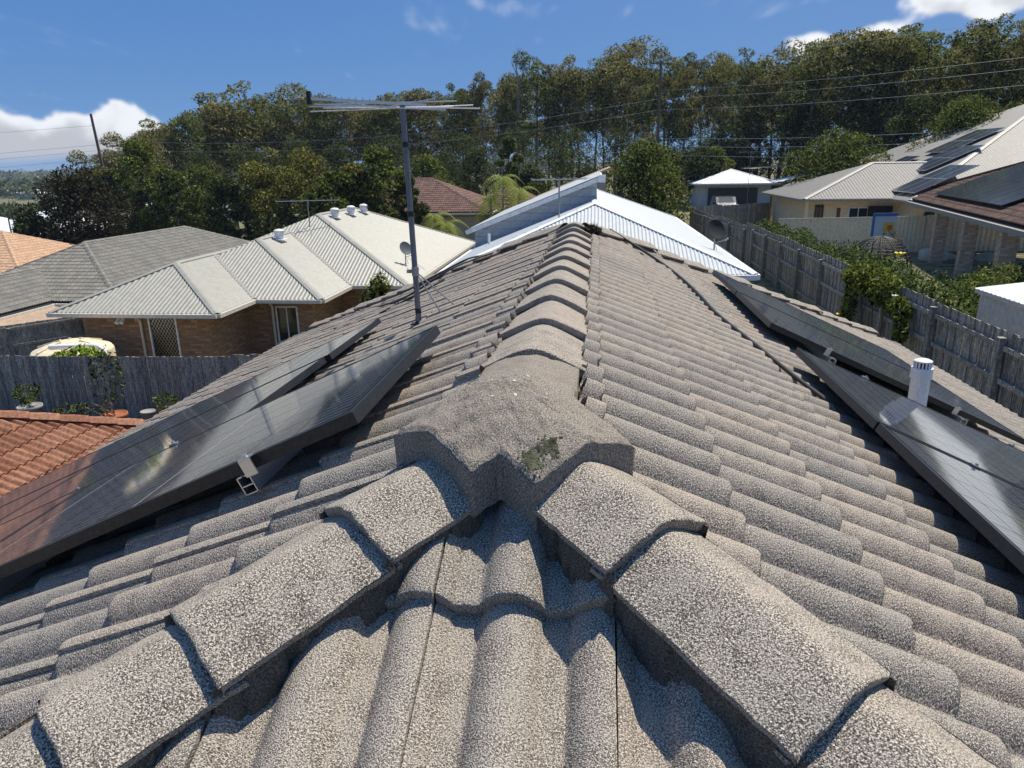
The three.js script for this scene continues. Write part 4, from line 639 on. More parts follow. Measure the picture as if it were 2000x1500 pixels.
// grey ribbed metal house on the right with three racks of solar panels
{
  const h = thing('grey_metal_house', 'large house with a grey ribbed metal roof and cream walls', 'house'), e = 2.95;
  metalHip(h, 11.0, 27, -50, -40.3, e, 0.36, M.greyRoof, M.fasciaGrey, ['front', 'left', 'back'], { hips: ['fl'], gutters: [0, 3], cap: 0.34, per: 8, pitch: 0.17, amp: 0.014 });
  metalHip(h, 15.35, 40, -62.5, -37.9, e, 0.45, M.greyRoof, M.fasciaGrey, ['front', 'left', 'right'], { hips: ['fl'], gutters: [0, 3], cap: 0.36, per: 8, pitch: 0.17, amp: 0.014 });
  walls(h, 11.6, 26, -49.4, -40.9, 0.4, e - 0.08, M.renderCream); walls(h, 15.95, 39, -62, -38.5, 0.4, e - 0.085, M.renderCream); soffit(h, 11, 27, -50, -40.3, e, M.fasciaGrey); soffit(h, 15.35, 40, -62.5, -37.9, e - 0.004, M.fasciaGrey);
  windowAt(h, 12.0, 1.75, -40.86, 0.4, 1.7, 0, M.darkDoor); windowAt(h, 14.0, 1.9, -40.86, 0.95, 1.1, 0); part('doorway', box(1.2, 2.1, 0.06, 15.0, 1.5, -40.6), flat(0.015, 0.014, 0.013, 0.9), h); part('door', box(0.16, 2.0, 0.05, 13.0, 1.45, -40.86), paint([120, 46, 40], 0.6), h);
  windowAt(h, 16.6, 1.7, -38.46, 0.5, 1.3, 0, M.darkDoor); windowAt(h, 18.3, 1.65, -38.46, 0.8, 0.9, 0);
  part('air_conditioner', [box(0.7, 0.55, 0.3, 18.9, 2.35, -38.3)], M.white, h); for (const [x, z] of [[11.25, -40.5], [11.6, -49.6]]) part('corner_post', box(0.14, 2.4, 0.14, x, 1.6, z), M.renderCream, h);
  // racks on the left-facing slope
  const a = Math.atan(0.45), c = Math.cos(a), s = Math.sin(a), cell2 = new THREE.MeshPhysicalMaterial({ color: lin(0.03, 0.035, 0.05), roughness: 0.3, metalness: 0.2, clearcoat: 1, clearcoatRoughness: 0.06 }), back2 = flat(0.22, 0.23, 0.25, 0.4);
  const onSlope = (dx, z, off) => new THREE.Matrix4().makeBasis(V3(0, 0, 1), V3(-s, c, 0), V3(-c, -s, 0)).setPosition(V3(15.35 + dx, e + 0.45 * dx + off, z));
  for (const [dx, z0, nu, nz, row] of [[1.72, -38.9, 2, 3, 'lowest'], [3.9, -43.3, 2, 3, 'middle'], [6.0, -45.8, 2, 3, 'highest'], [4.2, -48.4, 1, 2, 'farthest']]) for (let i = 0; i < nz; i++) for (let j = 0; j < nu; j++) solarPanel('solar_panel', `silver framed solar panel in the ${row} rack on the grey metal roof, ${j ? 'upper' : 'lower'} row`, 'solar panels on the grey metal roof', 1.0, 1.52, 3, 5, false, onSlope(dx + j * 1.41, z0 - i * 1.03, 0.20), { frame: M.alu, cell: cell2, back: back2, bars: 0, bigCells: true });
}
// patio with rust brown tiles and brick piers beside it
{
  const g = thing('tiled_patio', 'open patio under rust brown roof tiles on brick piers', 'patio', [14.3, 0, -32.6], -0.19), tiles = [];
  const a = Math.atan(0.40), c = Math.cos(a), s = Math.sin(a); const f = { O: V3(7.2, 2.95 + 7.2 * 0.40, -8.2), U: V3(0, 0, 1), V: V3(-c, -s, 0), N: V3(-s, c, 0), S: 7.2 / c, poly: [[7.2, 0], [20, 0], [20, 7.2 / c], [0, 7.2 / c]] };
  const r = rng(3); const cam0 = camera.position.clone(); layTiles(f, 0.3, 0, tiles, 0, r); const off = V3(14.3, 0, -32.6); tiles.forEach(t => { const p = V3().setFromMatrixPosition(t.m).applyAxisAngle(V3(0, 1, 0), -0.19).add(off); t.d = p.distanceTo(cam0); });
  const roof = part('roof_deck', poly([[7.2, 5.76, -1], [7.2, 5.76, 11.8], [0, 2.88, 11.8], [0, 2.88, -8.2]], [[0, 1, 2, 3]]), flat(0.05, 0.04, 0.035, 1), g); buildTiles(tiles, M.rustTile, roof, { nu: [8, 8], seed: 12 });
  part('gutter', bar(V3(-0.08, 2.84, -8.2), V3(-0.08, 2.84, 11.8), 0.13, 0.16), M.fasciaGrey, g); part('verge', bar(V3(0, 3.03, -8.15), V3(7.2, 5.9, -0.95), 0.22, 0.1), M.rustTile[0], g);
  for (const z of [0.0, 4.2, 8.4]) for (const x of [0.25]) part('pier', box(0.46, 2.6, 0.46, x, 1.55, z), M.brickGrey, g);
  part('paving', box(8, 0.1, 20, 3.6, 0.52, 1.8), paint([206, 198, 184], 0.85), g);
  const cell2 = new THREE.MeshPhysicalMaterial({ color: lin(0.02, 0.024, 0.036), roughness: 0.3, metalness: 0.2, clearcoat: 1, clearcoatRoughness: 0.06 }); const W = new THREE.Matrix4().makeRotationY(-0.19).setPosition(14.3, 0, -32.6);
  for (let i = 0; i < 9; i++) for (let j = 0; j < 2; j++) { const dx = 3.75 - j * 1.6; const m = W.clone().multiply(new THREE.Matrix4().makeBasis(V3(0, 0, 1), V3(-s, c, 0), V3(-c, -s, 0)).setPosition(V3(dx, 2.95 + 0.40 * dx + 0.2, -2.8 + i * 1.05))); solarPanel('solar_panel', `black framed solar panel in the ${j ? 'lower' : 'upper'} row over the rust brown patio tiles`, 'solar panels over the patio', 1.03, 1.7, 6, 10, false, m, { cell: cell2, bars: 0, bigCells: true }); }
}
// white house with a garage far down the street, and grey roofs behind the trees
{
  const h = thing('white_garage_house', 'white roofed house with a dark garage door down the street', 'house'), e = 2.95;
  metalHip(h, 9.2, 16.6, -80, -69.2, e, 0.32, M.farWhite, M.white, ['front', 'left', 'right'], { per: 3, pitch: 0.2, amp: 0.006, cap: 0.2, hips: ['fl', 'fr'] }); walls(h, 9.7, 16.0, -79, -69.8, 0.3, e - 0.08, M.render);
  part('garage_door', box(4.4, 2.15, 0.1, 12.6, 1.45, -69.74), M.darkDoor, h); part('soffit', box(7.4, 0.12, 1.0, 12.9, e - 0.12, -69.6), M.fasciaGrey, h);
  part('porch_roof', poly([[16.0, 3.0, -68.6], [19.4, 3.65, -68.6], [19.4, 3.65, -73], [16, 3.0, -73]], [[0, 1, 2, 3]]), M.farWhite, h); part('porch_wall', box(0.6, 2.6, 3.0, 19.1, 1.6, -70.5), M.render, h); part('porch_back', box(3.0, 2.7, 0.1, 17.5, 1.6, -72.0), M.render, h); part('entry_door', box(1.0, 2.1, 0.08, 17.0, 1.5, -71.9), M.darkDoor, h);
  part('upper_roof', poly([[14.6, 4.15, -72], [21, 4.6, -72.5], [21, 4.6, -78], [14.6, 4.15, -78]], [[0, 1, 2, 3]]), M.fasciaGrey, h);
  const sp = part('solar_array', box(3.6, 0.06, 3.0), new THREE.MeshPhysicalMaterial({ color: lin(0.02, 0.02, 0.024), roughness: 0.4, clearcoat: 1 }), h); sp.position.set(10.4, 3.95, -74.6); sp.rotation.z = 0.31;
  smallAntenna([13.4, 1.2, -67.0], 'tall thin antenna pole in front of the dark garage door', 3.1, 0.7, 0.4, 4); smallAntenna([15.0, 4.2, -75.0], 'thin television antenna above the white roofed garage house', 1.5, 2.2, 0.1, 5);
  const h2 = thing('grey_roof_house', 'house with a pale grey roof showing behind the round green tree', 'house'); metalHip(h2, 25.5, 40, -78, -64, 4.9, 0.4, M.greyRoof, M.fasciaGrey, ['front', 'left'], { per: 3, pitch: 0.2, hips: ['fl'] }); walls(h2, 26, 39, -77, -64.6, 0.8, 4.85, M.renderCream);
  metalHip(h2, 22.5, 33, -74, -62, 4.5, 0.36, M.greyRoof, M.fasciaGrey, ['front', 'left'], { per: 3, pitch: 0.2, hips: ['fl'] }); walls(h2, 23, 32, -73, -62.6, 0.8, 4.4, M.renderCream);
}
{ // parked car in front of the garage
  const c = thing('parked_car', 'dark car with a silver bonnet edge parked before the garage door', 'car', [11.3, 0.32, -66.0]); const dk = new THREE.MeshPhysicalMaterial({ color: lin(0.02, 0.022, 0.028), roughness: 0.3, metalness: 0.4, clearcoat: 1, clearcoatRoughness: 0.05 });
  const sh = new THREE.Shape(); [[-2.2, 0.35], [-2.2, 0.85], [-1.9, 1.0], [-0.9, 1.08], [-0.35, 1.55], [1.2, 1.6], [1.9, 1.15], [2.2, 1.05], [2.25, 0.4]].forEach((p, i) => i ? sh.lineTo(...p) : sh.moveTo(...p));
  const g = new THREE.ExtrudeGeometry(sh, { depth: 1.66, bevelEnabled: true, bevelSize: 0.07, bevelThickness: 0.07, bevelSegments: 2 }); g.translate(0, 0, -0.83); g.rotateY(Math.PI / 2); part('body', g, dk, c);
  part('windscreen', poly([[-0.66, 1.12, 0.86], [0.66, 1.12, 0.86], [0.58, 1.58, 0.44], [-0.58, 1.58, 0.44]], [[0, 1, 2, 3]]), M.glass, c); part('sunshade', poly([[-0.62, 1.18, 0.90], [0.62, 1.18, 0.90], [0.56, 1.54, 0.56], [-0.56, 1.54, 0.56]], [[0, 1, 2, 3]]), flat(0.10, 0.10, 0.11, 0.3, 0.3), c);
  for (const s of [-1, 1]) { part('headlight', box(0.34, 0.16, 0.08, s * 0.62, 0.86, 2.24), M.glass, c); for (const z of [-1.4, 1.4]) { const w = part('wheel', new THREE.CylinderGeometry(0.33, 0.33, 0.22, 20).rotateZ(Math.PI / 2), M.rubber, c); w.position.set(s * 0.8, 0.33, z); part('rim', new THREE.CylinderGeometry(0.2, 0.2, 0.23, 12).rotateZ(Math.PI / 2), M.alu, w); } part('mirror', box(0.16, 0.12, 0.1, s * 1.0, 1.12, 0.7), dk, c); }
  part('grille', box(1.0, 0.18, 0.06, 0, 0.62, 2.26), M.black, c);
}
// ---------------------------------------------------------------- timber fences
const palingGeo = [0, 1, 2, 3].map(i => { const r = rng(40 + i), w = 0.148, h = 1; const g = box(w, h, 0.016, 0, 0.5, 0); const p = g.attributes.position; for (let k = 0; k < p.count; k++) if (p.getY(k) > 0.5) p.setY(k, 1 + (r() - 0.5) * 0.012); const u = g.attributes.uv; for (let k = 0; k < u.count; k++) u.setXY(k, u.getX(k) + r() * 0 + i * 0.23, u.getY(k) * 1.8 + i * 0.4); return g; });
function palingFence(label, a, b, top0, top1, seed, { posts = false, hgt = 1.8, face = 1, rails = [0.35, 1.05, 1.6], postAt = null, jag = 0.03 } = {}) {
  const f = thing('paling_fence', label, 'fence'), r = rng(seed), d = b.clone().sub(a), L = d.length(); d.normalize(); const turn = Math.atan2(-d.z, d.x), nrm = V3(-d.z, 0, d.x).multiplyScalar(face), n = Math.floor(L / 0.152);
  const topAt = t => lerp(top0, top1, t) ; let bay = 0;
  for (let i = 0; i < n; i++) { const t = (i + 0.5) / n, p = a.clone().addScaledVector(d, t * L); if (i % 17 === 0) bay = (r() - 0.5) * jag * 2; const m = new THREE.Mesh(palingGeo[Math.floor(r() * 4)], M.paling[Math.floor(r() * 4)]); m.name = 'paling'; const y1 = topAt(t) + bay + (r() - 0.5) * jag * 0.8; m.position.set(p.x, y1 - hgt, p.z); m.scale.set(1.10, hgt, 1); m.rotation.set(0, turn, (r() - 0.5) * 0.02); m.translateZ((i % 2 ? 0.010 : -0.010) + (r() - 0.5) * 0.002); put(m, f); }
  if (posts) {
    const zs = postAt || []; if (!postAt) for (let s = 0; s <= L; s += 2.5) zs.push(s);
    zs.forEach((s, i) => { const p = a.clone().addScaledVector(d, s).addScaledVector(nrm, 0.10), y1 = topAt(s / L) - 0.12 + (r() - 0.5) * 0.1; const g = box(0.11, hgt - 0.05, 0.10); const m = part('post', g, M.paling[i % 2], f); m.position.set(p.x, y1 - (hgt - 0.05) / 2, p.z); m.rotation.set((r() - 0.5) * 0.02, turn, (r() - 0.5) * 0.03);
      if (i < zs.length - 1) for (const rl of rails) { const q = a.clone().addScaledVector(d, zs[i + 1]).addScaledVector(nrm, 0.06), p2 = a.clone().addScaledVector(d, s).addScaledVector(nrm, 0.06); p2.y = topAt(s / L) - hgt + rl + (r() - 0.5) * 0.03; q.y = topAt(zs[i + 1] / L) - hgt + rl + (r() - 0.5) * 0.03; part('rail', bar(p2, q, 0.04, 0.08), M.paling[(i + 1) % 4], f); } });
  }
  return f;
}
palingFence('grey weathered paling fence standing behind the potted plants', V3(-16.4, 0, -15.7), V3(-5.4, 0, -16.3), 0.57, 0.59, 1, { hgt: 1.9 });
palingFence('weathered paling fence with posts and rails along the vines', V3(6.72, 0, -7.0), V3(6.95, 0, -34.0), 2.28, 2.30, 2, { posts: true, face: -1, hgt: 1.85, jag: 0.02 });
palingFence('weathered paling fence bending away beyond the white metal house', V3(6.95, 0, -34.0), V3(5.85, 0, -45.5), 2.12, 2.24, 3, { posts: true, face: -1, jag: 0.05 });
palingFence('weathered paling fence across the back before the garage house', V3(5.9, 0, -45.6), V3(11.6, 0, -49.8), 2.28, 2.30, 4, { hgt: 1.9 });
palingFence('low timber fence behind the cream water tank', V3(-20.4, 0, -19.0), V3(-16.2, 0, -23.4), 0.15, 0.25, 5, { hgt: 1.7, posts: true, face: 1 });
{ // cream metal fence
  const a = V3(8.6, 0, -35.2), b = V3(15.6, 0, -36.4), d = b.clone().sub(a), L = d.length(); d.normalize(); const f = thing('metal_fence', 'cream ribbed metal fence behind the hedge', 'fence');
  part('sheet', corrugated({ O: V3(a.x, 2.30, a.z), U: d, V: V3(0, -1, 0), N: V3(-d.z, 0, d.x), poly: [[0, 0], [L, 0], [L, 1.85], [0, 1.85]] }, 0.2, 0.028, 8), M.renderCream, f); part('top_rail', bar(V3(a.x, 2.31, a.z), V3(b.x, 2.31, b.z), 0.05, 0.05), M.fascia, f);
  const f2 = thing('metal_fence', 'cream ribbed metal fence seen between the brick piers', 'fence'); const a2 = V3(15.6, 0, -36.4), d2 = V3(0.985, 0, 0.17).normalize(); part('sheet', corrugated({ O: V3(a2.x, 2.34, a2.z), U: d2, V: V3(0, -1, 0), N: V3(-d2.z, 0, d2.x), poly: [[0, 0], [7, 0], [7, 1.85], [0, 1.85]] }, 0.2, 0.028, 8), M.renderCream, f2); part('top_rail', bar(V3(a2.x, 2.35, a2.z), V3(a2.x + d2.x * 7, 2.35, a2.z + d2.z * 7), 0.05, 0.05), M.fascia, f2);
}
{ // garden shed
  const s = thing('garden_shed', 'white roofed metal garden shed behind the vine covered fence', 'shed', [7.9, 0.5, -15.3]); part('wall', [corrugated({ O: V3(0, 1.9, 0), U: V3(0, 0, 1), V: V3(0, -1, 0), N: V3(-1, 0, 0), poly: [[0, 0], [3, 0], [3, 1.9], [0, 1.9]] }, 0.16, 0.01, 6), corrugated({ O: V3(3, 1.9, 0), U: V3(-1, 0, 0), V: V3(0, -1, 0), N: V3(0, 0, -1), poly: [[0, 0], [3, 0], [3, 1.9], [0, 1.9]] }, 0.16, 0.01, 6)], paint([206, 202, 188], 0.5), s);
  part('roof_sheet', corrugated({ O: V3(3.1, 2.32, -0.08), U: V3(0, 0, 1), V: V3(-0.992, -0.125, 0), N: V3(-0.125, 0.992, 0), poly: [[0, 0], [3.2, 0], [3.2, 3.22], [0, 3.22]] }, 0.16, 0.012, 8), M.whiteRoof, s); part('trim', bar(V3(-0.08, 1.88, -0.06), V3(-0.08, 1.88, 3.1), 0.04, 0.08), M.fascia, s);
}
// ---------------------------------------------------------------- things in the gardens
function pot(x, z, y, r, h, mat, label, plant) {
  const p = thing('plant_pot', label, 'plant pot', [x, y, z], 0, 'pots along the shaded fence'); part('pot', lathe([[r * 0.66, 0], [r * 0.95, h * 0.85], [r * 1.08, h * 0.86], [r * 1.08, h], [r * 0.95, h], [r * 0.9, h * 0.9], [0, h * 0.9]], 24), mat, p);
  if (plant) { const [n, hh, w, m, st] = plant; part('stem', rod(V3(0, h * 0.8, 0), V3(0.02, h + hh * 0.6, 0), 0.015, 0.008, 6), M.bark, p); part('foliage', leafCloud(rng(x * 100 | 0), [[0, h + hh * 0.6, 0, w, hh * 0.45, w]], n, 0.04, st ?? 0.03), m, p); } return p;
}
{
  const y = -1.02, z = -14.9; 
  pot(-13.2, z, y + 0.2, 0.26, 0.42, M.potGrey, 'grey pot with a leafy plant beside the shaded fence', [260, 0.5, 0.3, leaves.green]);
  pot(-10.9, z + 0.2, y + 0.1, 0.27, 0.44, M.terracotta, 'terracotta pot with a tall scraggly plant and dead fronds', [320, 1.5, 0.35, leaves.dark]); pot(-9.75, z - 0.1, y + 0.05, 0.25, 0.44, M.terracotta, 'terracotta pot with a low green plant beside the shaded fence', [220, 0.45, 0.28, leaves.green]);
  pot(-14.6, z, y, 0.3, 0.45, M.potBlue, 'dark blue pot in the corner by the shaded fence', [160, 0.3, 0.3, leaves.dark]); pot(-10.4, z - 0.3, y + 0.15, 0.16, 0.3, M.potGrey, 'small round pale pot between two terracotta pots', null); pot(-8.3, z + 0.2, y - 0.05, 0.2, 0.3, M.white, 'small white pot lying near the roof edge', null); pot(-8.9, z, y, 0.22, 0.3, M.potBlue, 'low blue pot with dark leaves near the terracotta pots', [200, 0.4, 0.3, leaves.dark]); pot(-7.8, z + 0.1, y, 0.18, 0.28, M.terracotta, 'small terracotta pot next to the small white pot', null);
  pot(-12.2, z - 0.1, y, 0.2, 0.3, M.potBlue, 'low dark pot with trailing leaves beside the tall terracotta pot', [220, 0.3, 0.4, leaves.dark]);
  solo('dead_fronds', merge([0, 1, 2, 3, 4, 5, 6].map(i => tube([V3(-10.9, y + 0.55, z + 0.2), V3(-11.1 - i * 0.05, y + 0.75 + (i % 3) * 0.06, z + 0.2 + (i - 3) * 0.07), V3(-11.45 + i * 0.16, y + 0.5 + (i % 2) * 0.12, z + 0.25 + (i - 3) * 0.12)], 0.012, 8, 4))), leaves.dry, 'pale dead fronds hanging over the tall terracotta pot', 'fronds');
  structure('garden_bed', box(10.5, 0.3, 1.6, -11, y - 0.16, -15.0), M.soil, 'dark garden bed along the shaded fence');
}
{ // rain water tank with pipe
  const t = thing('water_tank', 'cream round water tank with ribbed lid behind the shaded fence', 'water tank', [-14.3, -2.05, -17.4]);
  part('drum', lathe([[1.0, 0], [1.02, 1.7], [0.98, 1.78], [0.6, 1.98], [0.22, 2.06], [0.2, 2.12], [0, 2.13]], 32), M.tank, t); for (let i = 0; i < 8; i++) { const a = i / 8 * 6.283; part('lid_rib', bar(V3(Math.cos(a) * 0.25, 2.09, Math.sin(a) * 0.25), V3(Math.cos(a) * 0.95, 1.82, Math.sin(a) * 0.95), 0.07, 0.05), M.tank, t); }
  part('inlet_pipe', tube([V3(0.75, 1.5, -0.9), V3(0.75, 2.0, -0.9), V3(0.62, 2.22, -0.9), V3(0.0, 2.24, -0.9), V3(-0.9, 2.2, -0.9)], 0.075, 40, 10), M.pvc, t);
  const t2 = thing('water_tank', 'second cream water tank behind the round one', 'water tank', [-15.4, -2.0, -19.4]); part('drum', lathe([[1.1, 0], [1.12, 1.75], [1.05, 1.85], [0.5, 2.05], [0, 2.1]], 32), M.tank, t2); part('lid_rib', [0, 1, 2, 3, 4, 5].map(i => bar(V3(Math.cos(i) * 0.3, 2.1, Math.sin(i) * 0.3), V3(Math.cos(i) * 1.0, 1.9, Math.sin(i) * 1.0), 0.08, 0.05)), M.tank, t2);
}
{ // things in the right-hand yard
  const d = thing('mesh_dome', 'black mesh play dome standing behind the hedge', 'mesh dome', [10.9, 0.98, -28.9], 0.2); part('arch', new THREE.TorusGeometry(1.15, 0.025, 8, 40, Math.PI), M.black, d); part('arch', new THREE.TorusGeometry(1.15, 0.02, 8, 40, Math.PI).rotateY(Math.PI / 2), M.black, d);
  const net = []; for (let i = 1; i < 12; i++) { const a = i / 12 * Math.PI; net.push(new THREE.TorusGeometry(1.14, 0.014, 4, 24, Math.PI).rotateY(a)); net.push(new THREE.TorusGeometry(1.14 * Math.sin(a / 2 + 0.1), 0.014, 4, 32).rotateX(Math.PI / 2).translate(0, 1.14 * Math.cos(a / 2 + 0.1), 0)); } part('net', net, M.black, d); part('centre_pole', rod(V3(-0.3, 0, 0), V3(-0.3, 1.1, 0), 0.02, 0.02, 6), M.black, d);
  const b = thing('hoop_backboard', 'small blue framed board with a yellow square behind the mesh dome', 'backboard', [11.66, 1.95, -30.8], 0.1); part('board', box(0.86, 0.8, 0.04, 0, 0.42, 0), flat(0.5, 0.52, 0.52, 0.5), b); part('frame', [box(0.96, 0.12, 0.06, 0, 0.85, 0.01), box(0.08, 0.85, 0.06, -0.46, 0.42, 0.01)], M.blue, b); part('target', box(0.42, 0.36, 0.05, 0.16, 0.36, 0.012), M.yellow, b); part('mark', box(0.2, 0.18, 0.056, 0.2, 0.34, 0.014), paint([196, 92, 40], 0.7), b); part('post', rod(V3(0, -1.5, 0), V3(0, 0.1, 0), 0.035, 0.035, 8), M.black, b);
  const gl = new THREE.MeshPhysicalMaterial({ color: 0xffffff, transmission: 1, thickness: 0, roughness: 0.02, ior: 1.5 });
  for (let i = 0; i < 4; i++) { const g = thing('glass_pool_panel', 'clear glass pool fence panel before the patio piers', 'glass panel', [11.7 + i * 1.25, 0.55, -30.2 + i * 0.25], -0.19, 'glass pool fence panels'); part('pane', box(1.15, 1.15, 0.012, 0, 0.62, 0), gl, g); for (const s of [-0.4, 0.4]) part('spigot', box(0.05, 0.14, 0.05, s, 0.05, 0), M.alu, g); }
  const rock = (x, z, s, seed, label) => { const g = new THREE.IcosahedronGeometry(1, 3), p = g.attributes.position; for (let i = 0; i < p.count; i++) { const v = V3().fromBufferAttribute(p, i), f = 0.75 + 0.5 * fbm(v.x * 1.3 + seed, v.y * 1.3, v.z * 1.3, 3); p.setXYZ(i, v.x * f * s, v.y * f * s * 0.7, v.z * f * s); } g.computeVertexNormals(); g.translate(x, 0.5 + s * 0.4, z); solo('boulder', g, paint([186, 178, 158], 0.9), label, 'boulder', 'boulders in the patio garden'); };
  rock(14.9, -33.6, 0.62, 3, 'pale boulder beside the near brick pier'); rock(16.9, -33.0, 0.5, 8, 'smaller pale boulder between the two brick piers'); rock(15.6, -33.9, 0.4, 12, 'low pale boulder leaning on the larger one');
}
// ---------------------------------------------------------------- hedges, shrubs, vines
function shrub(name, label, cat, blobs, n, size, mat, group, stretch = 0.05) { const c = blobs[0]; const s = thing(name, label, cat, [c[0], ground(c[0]), c[2]], 0, group); const L = blobs.map(b => [b[0] - c[0], b[1] - ground(c[0]), b[2] - c[2], b[3], b[4], b[5]]); part('foliage', leafCloud(rng(Math.abs(c[0] * 31 + c[2] * 17) | 0), L, n, size, stretch), mat, s); part('stem', L.slice(0, 6).map(b => rod(V3(b[0] * 0.6, 0, b[2] * 0.6), V3(b[0], b[1], b[2]), 0.03, 0.015, 5)), M.bark, s); return s; }
shrub('hedge', 'leafy hedge growing along the top of the paling fence', 'hedge', [...Array(13)].map((_, i) => [7.9 + 0.2 * Math.sin(i * 2.1), 1.55 + 0.18 * Math.sin(i * 1.3), -22.5 - i * 1.0, 0.6, 0.75, 0.8]), 15000, 0.036, leaves.hedge);
shrub('hedge', 'darker flowering hedge beside the vine at the fence', 'hedge', [...Array(8)].map((_, i) => [7.9 + 0.25 * Math.sin(i * 1.7), 1.55 + 0.2 * Math.cos(i * 2.2), -16.6 - i * 0.85, 0.75, 0.8, 0.7]), 12000, 0.034, leaves.hedge);
shrub('climbing_vine', 'climbing vine hanging over the paling fence', 'vine', [[6.62, 2.1, -16.7, 0.35, 0.35, 0.5], [6.6, 2.25, -17.4, 0.4, 0.35, 0.6], [6.6, 2.2, -18.3, 0.35, 0.3, 0.6], [6.5, 1.6, -18.5, 0.14, 0.5, 0.3], [6.48, 0.9, -18.6, 0.14, 0.6, 0.32], [6.6, 1.9, -15.8, 0.2, 0.25, 0.4], [6.5, 1.5, -15.4, 0.12, 0.3, 0.25], [6.48, 0.35, -18.5, 0.2, 0.4, 0.4]], 8000, 0.036, leaves.lush);
shrub('garden_shrub', 'bushy yellow green shrub before the brick patio', 'shrub', [[10.6, 1.25, -20.6, 0.9, 0.7, 0.9], [11.5, 1.3, -21.4, 0.9, 0.8, 0.9], [10.9, 1.1, -19.8, 0.8, 0.6, 0.8], [12.3, 1.2, -21.0, 0.9, 0.7, 0.9]], 10000, 0.036, leaves.lush);
shrub('garden_shrub', 'spindly brown shrub growing by the cream metal fence', 'shrub', [[11.7, 1.6, -30.2, 0.5, 0.6, 0.5], [11.6, 1.0, -30.1, 0.25, 0.4, 0.25]], 700, 0.04, leaves.dry);
shrub('garden_shrub', 'dark low shrubs behind the mesh dome', 'shrub', [[9.3, 0.8, -25.5, 0.7, 0.5, 0.9], [9.6, 0.7, -26.6, 0.8, 0.5, 0.9], [8.9, 0.9, -24.0, 0.7, 0.5, 0.9], [9.2, 0.9, -22.4, 0.7, 0.5, 0.9]], 5000, 0.055, leaves.dark);
shrub('garden_shrub', 'small green shrub between the near roof edge and the pale metal roof', 'shrub', [[-4.85, 1.7, -16.3, 0.45, 0.65, 0.45], [-4.8, 2.15, -16.3, 0.25, 0.4, 0.25], [-5.2, 1.2, -16.1, 0.5, 0.6, 0.5]], 2600, 0.045, leaves.green);
shrub('garden_shrub', 'bright green shrub beside the cream water tank', 'shrub', [[-13.0, 0.25, -16.7, 0.5, 0.35, 0.4], [-12.6, 0.15, -16.6, 0.45, 0.3, 0.4], [-13.5, 0.15, -16.6, 0.4, 0.3, 0.4]], 2600, 0.05, leaves.lime);
shrub('strappy_plant', 'pale strap leaved plant at the foot of the paling fence', 'plant', [[6.2, 0.45, -10.6, 0.35, 0.4, 0.35], [6.15, 0.4, -11.3, 0.35, 0.35, 0.35]], 260, 0.03, leaves.flax, undefined, 0.28);
{ const f = (x, y, z, m, label, r0 = 0.09) => { const g = [...Array(6)].map((_, i) => { const a = i / 6 * 6.283; const s = new THREE.SphereGeometry(r0 * 0.62, 8, 6); s.scale(1, 0.35, 0.55); s.rotateZ(0.5); s.translate(r0 * 0.6, 0, 0); s.rotateY(a); return s; }); const t = thing('flower', label, 'flower', [x, y, z], 0, 'flowers on the vine'); part('petals', g, m, t); part('centre', new THREE.SphereGeometry(r0 * 0.25, 8, 6), M.yellow, t); };
  f(7.55, 2.72, -18.6, M.petal, 'large yellow flower above the vine covered fence', 0.12); f(6.42, 1.15, -18.9, M.petal, 'yellow flower low on the vine', 0.09); f(6.45, 2.35, -16.9, M.whitePetal, 'white flower where the vine crosses the fence top', 0.06); f(6.42, 2.2, -15.7, M.whitePetal, 'white flower near the shed end of the vine', 0.06); }
// ---------------------------------------------------------------- trees
function branches(r, H, n, spread, start, rad) {                   // trunk with limbs: [segments], tips
  const segs = [], tips = []; let p = V3(0, -0.3, 0); const lean = V3((r() - 0.5) * 0.12, 1, (r() - 0.5) * 0.12); const pts = [p.clone()];
  for (let i = 1; i <= 6; i++) { p = V3(lean.x * H * i / 6 + (r() - 0.5) * 0.25, H * 0.94 * i / 6, lean.z * H * i / 6 + (r() - 0.5) * 0.25); pts.push(p.clone()); }
  for (let i = 0; i < 6; i++) segs.push(rod(pts[i], pts[i + 1], rad * (1 - i / 7.5), rad * (1 - (i + 1) / 7.5), 7));
  for (let i = 0; i < n; i++) { const f = start + (1 - start) * (i + 0.3 * r()) / n, k = Math.min(5, Math.floor(f * 6)), base = pts[k].clone().lerp(pts[k + 1], f * 6 - k), a = i * 2.4 + r(), L = spread * (0.55 + 0.6 * r()) * (1.15 - 0.6 * f); const e = base.clone().add(V3(Math.cos(a) * L, L * (0.55 + 0.5 * r()), Math.sin(a) * L)); const mid = base.clone().lerp(e, 0.5).add(V3(0, -0.1 * L, 0)); segs.push(rod(base, mid, rad * 0.32 * (1.2 - f), rad * 0.22 * (1.2 - f), 5), rod(mid, e, rad * 0.22 * (1.2 - f), rad * 0.07, 5)); tips.push(e); }
  return { segs, tips, pts };
}
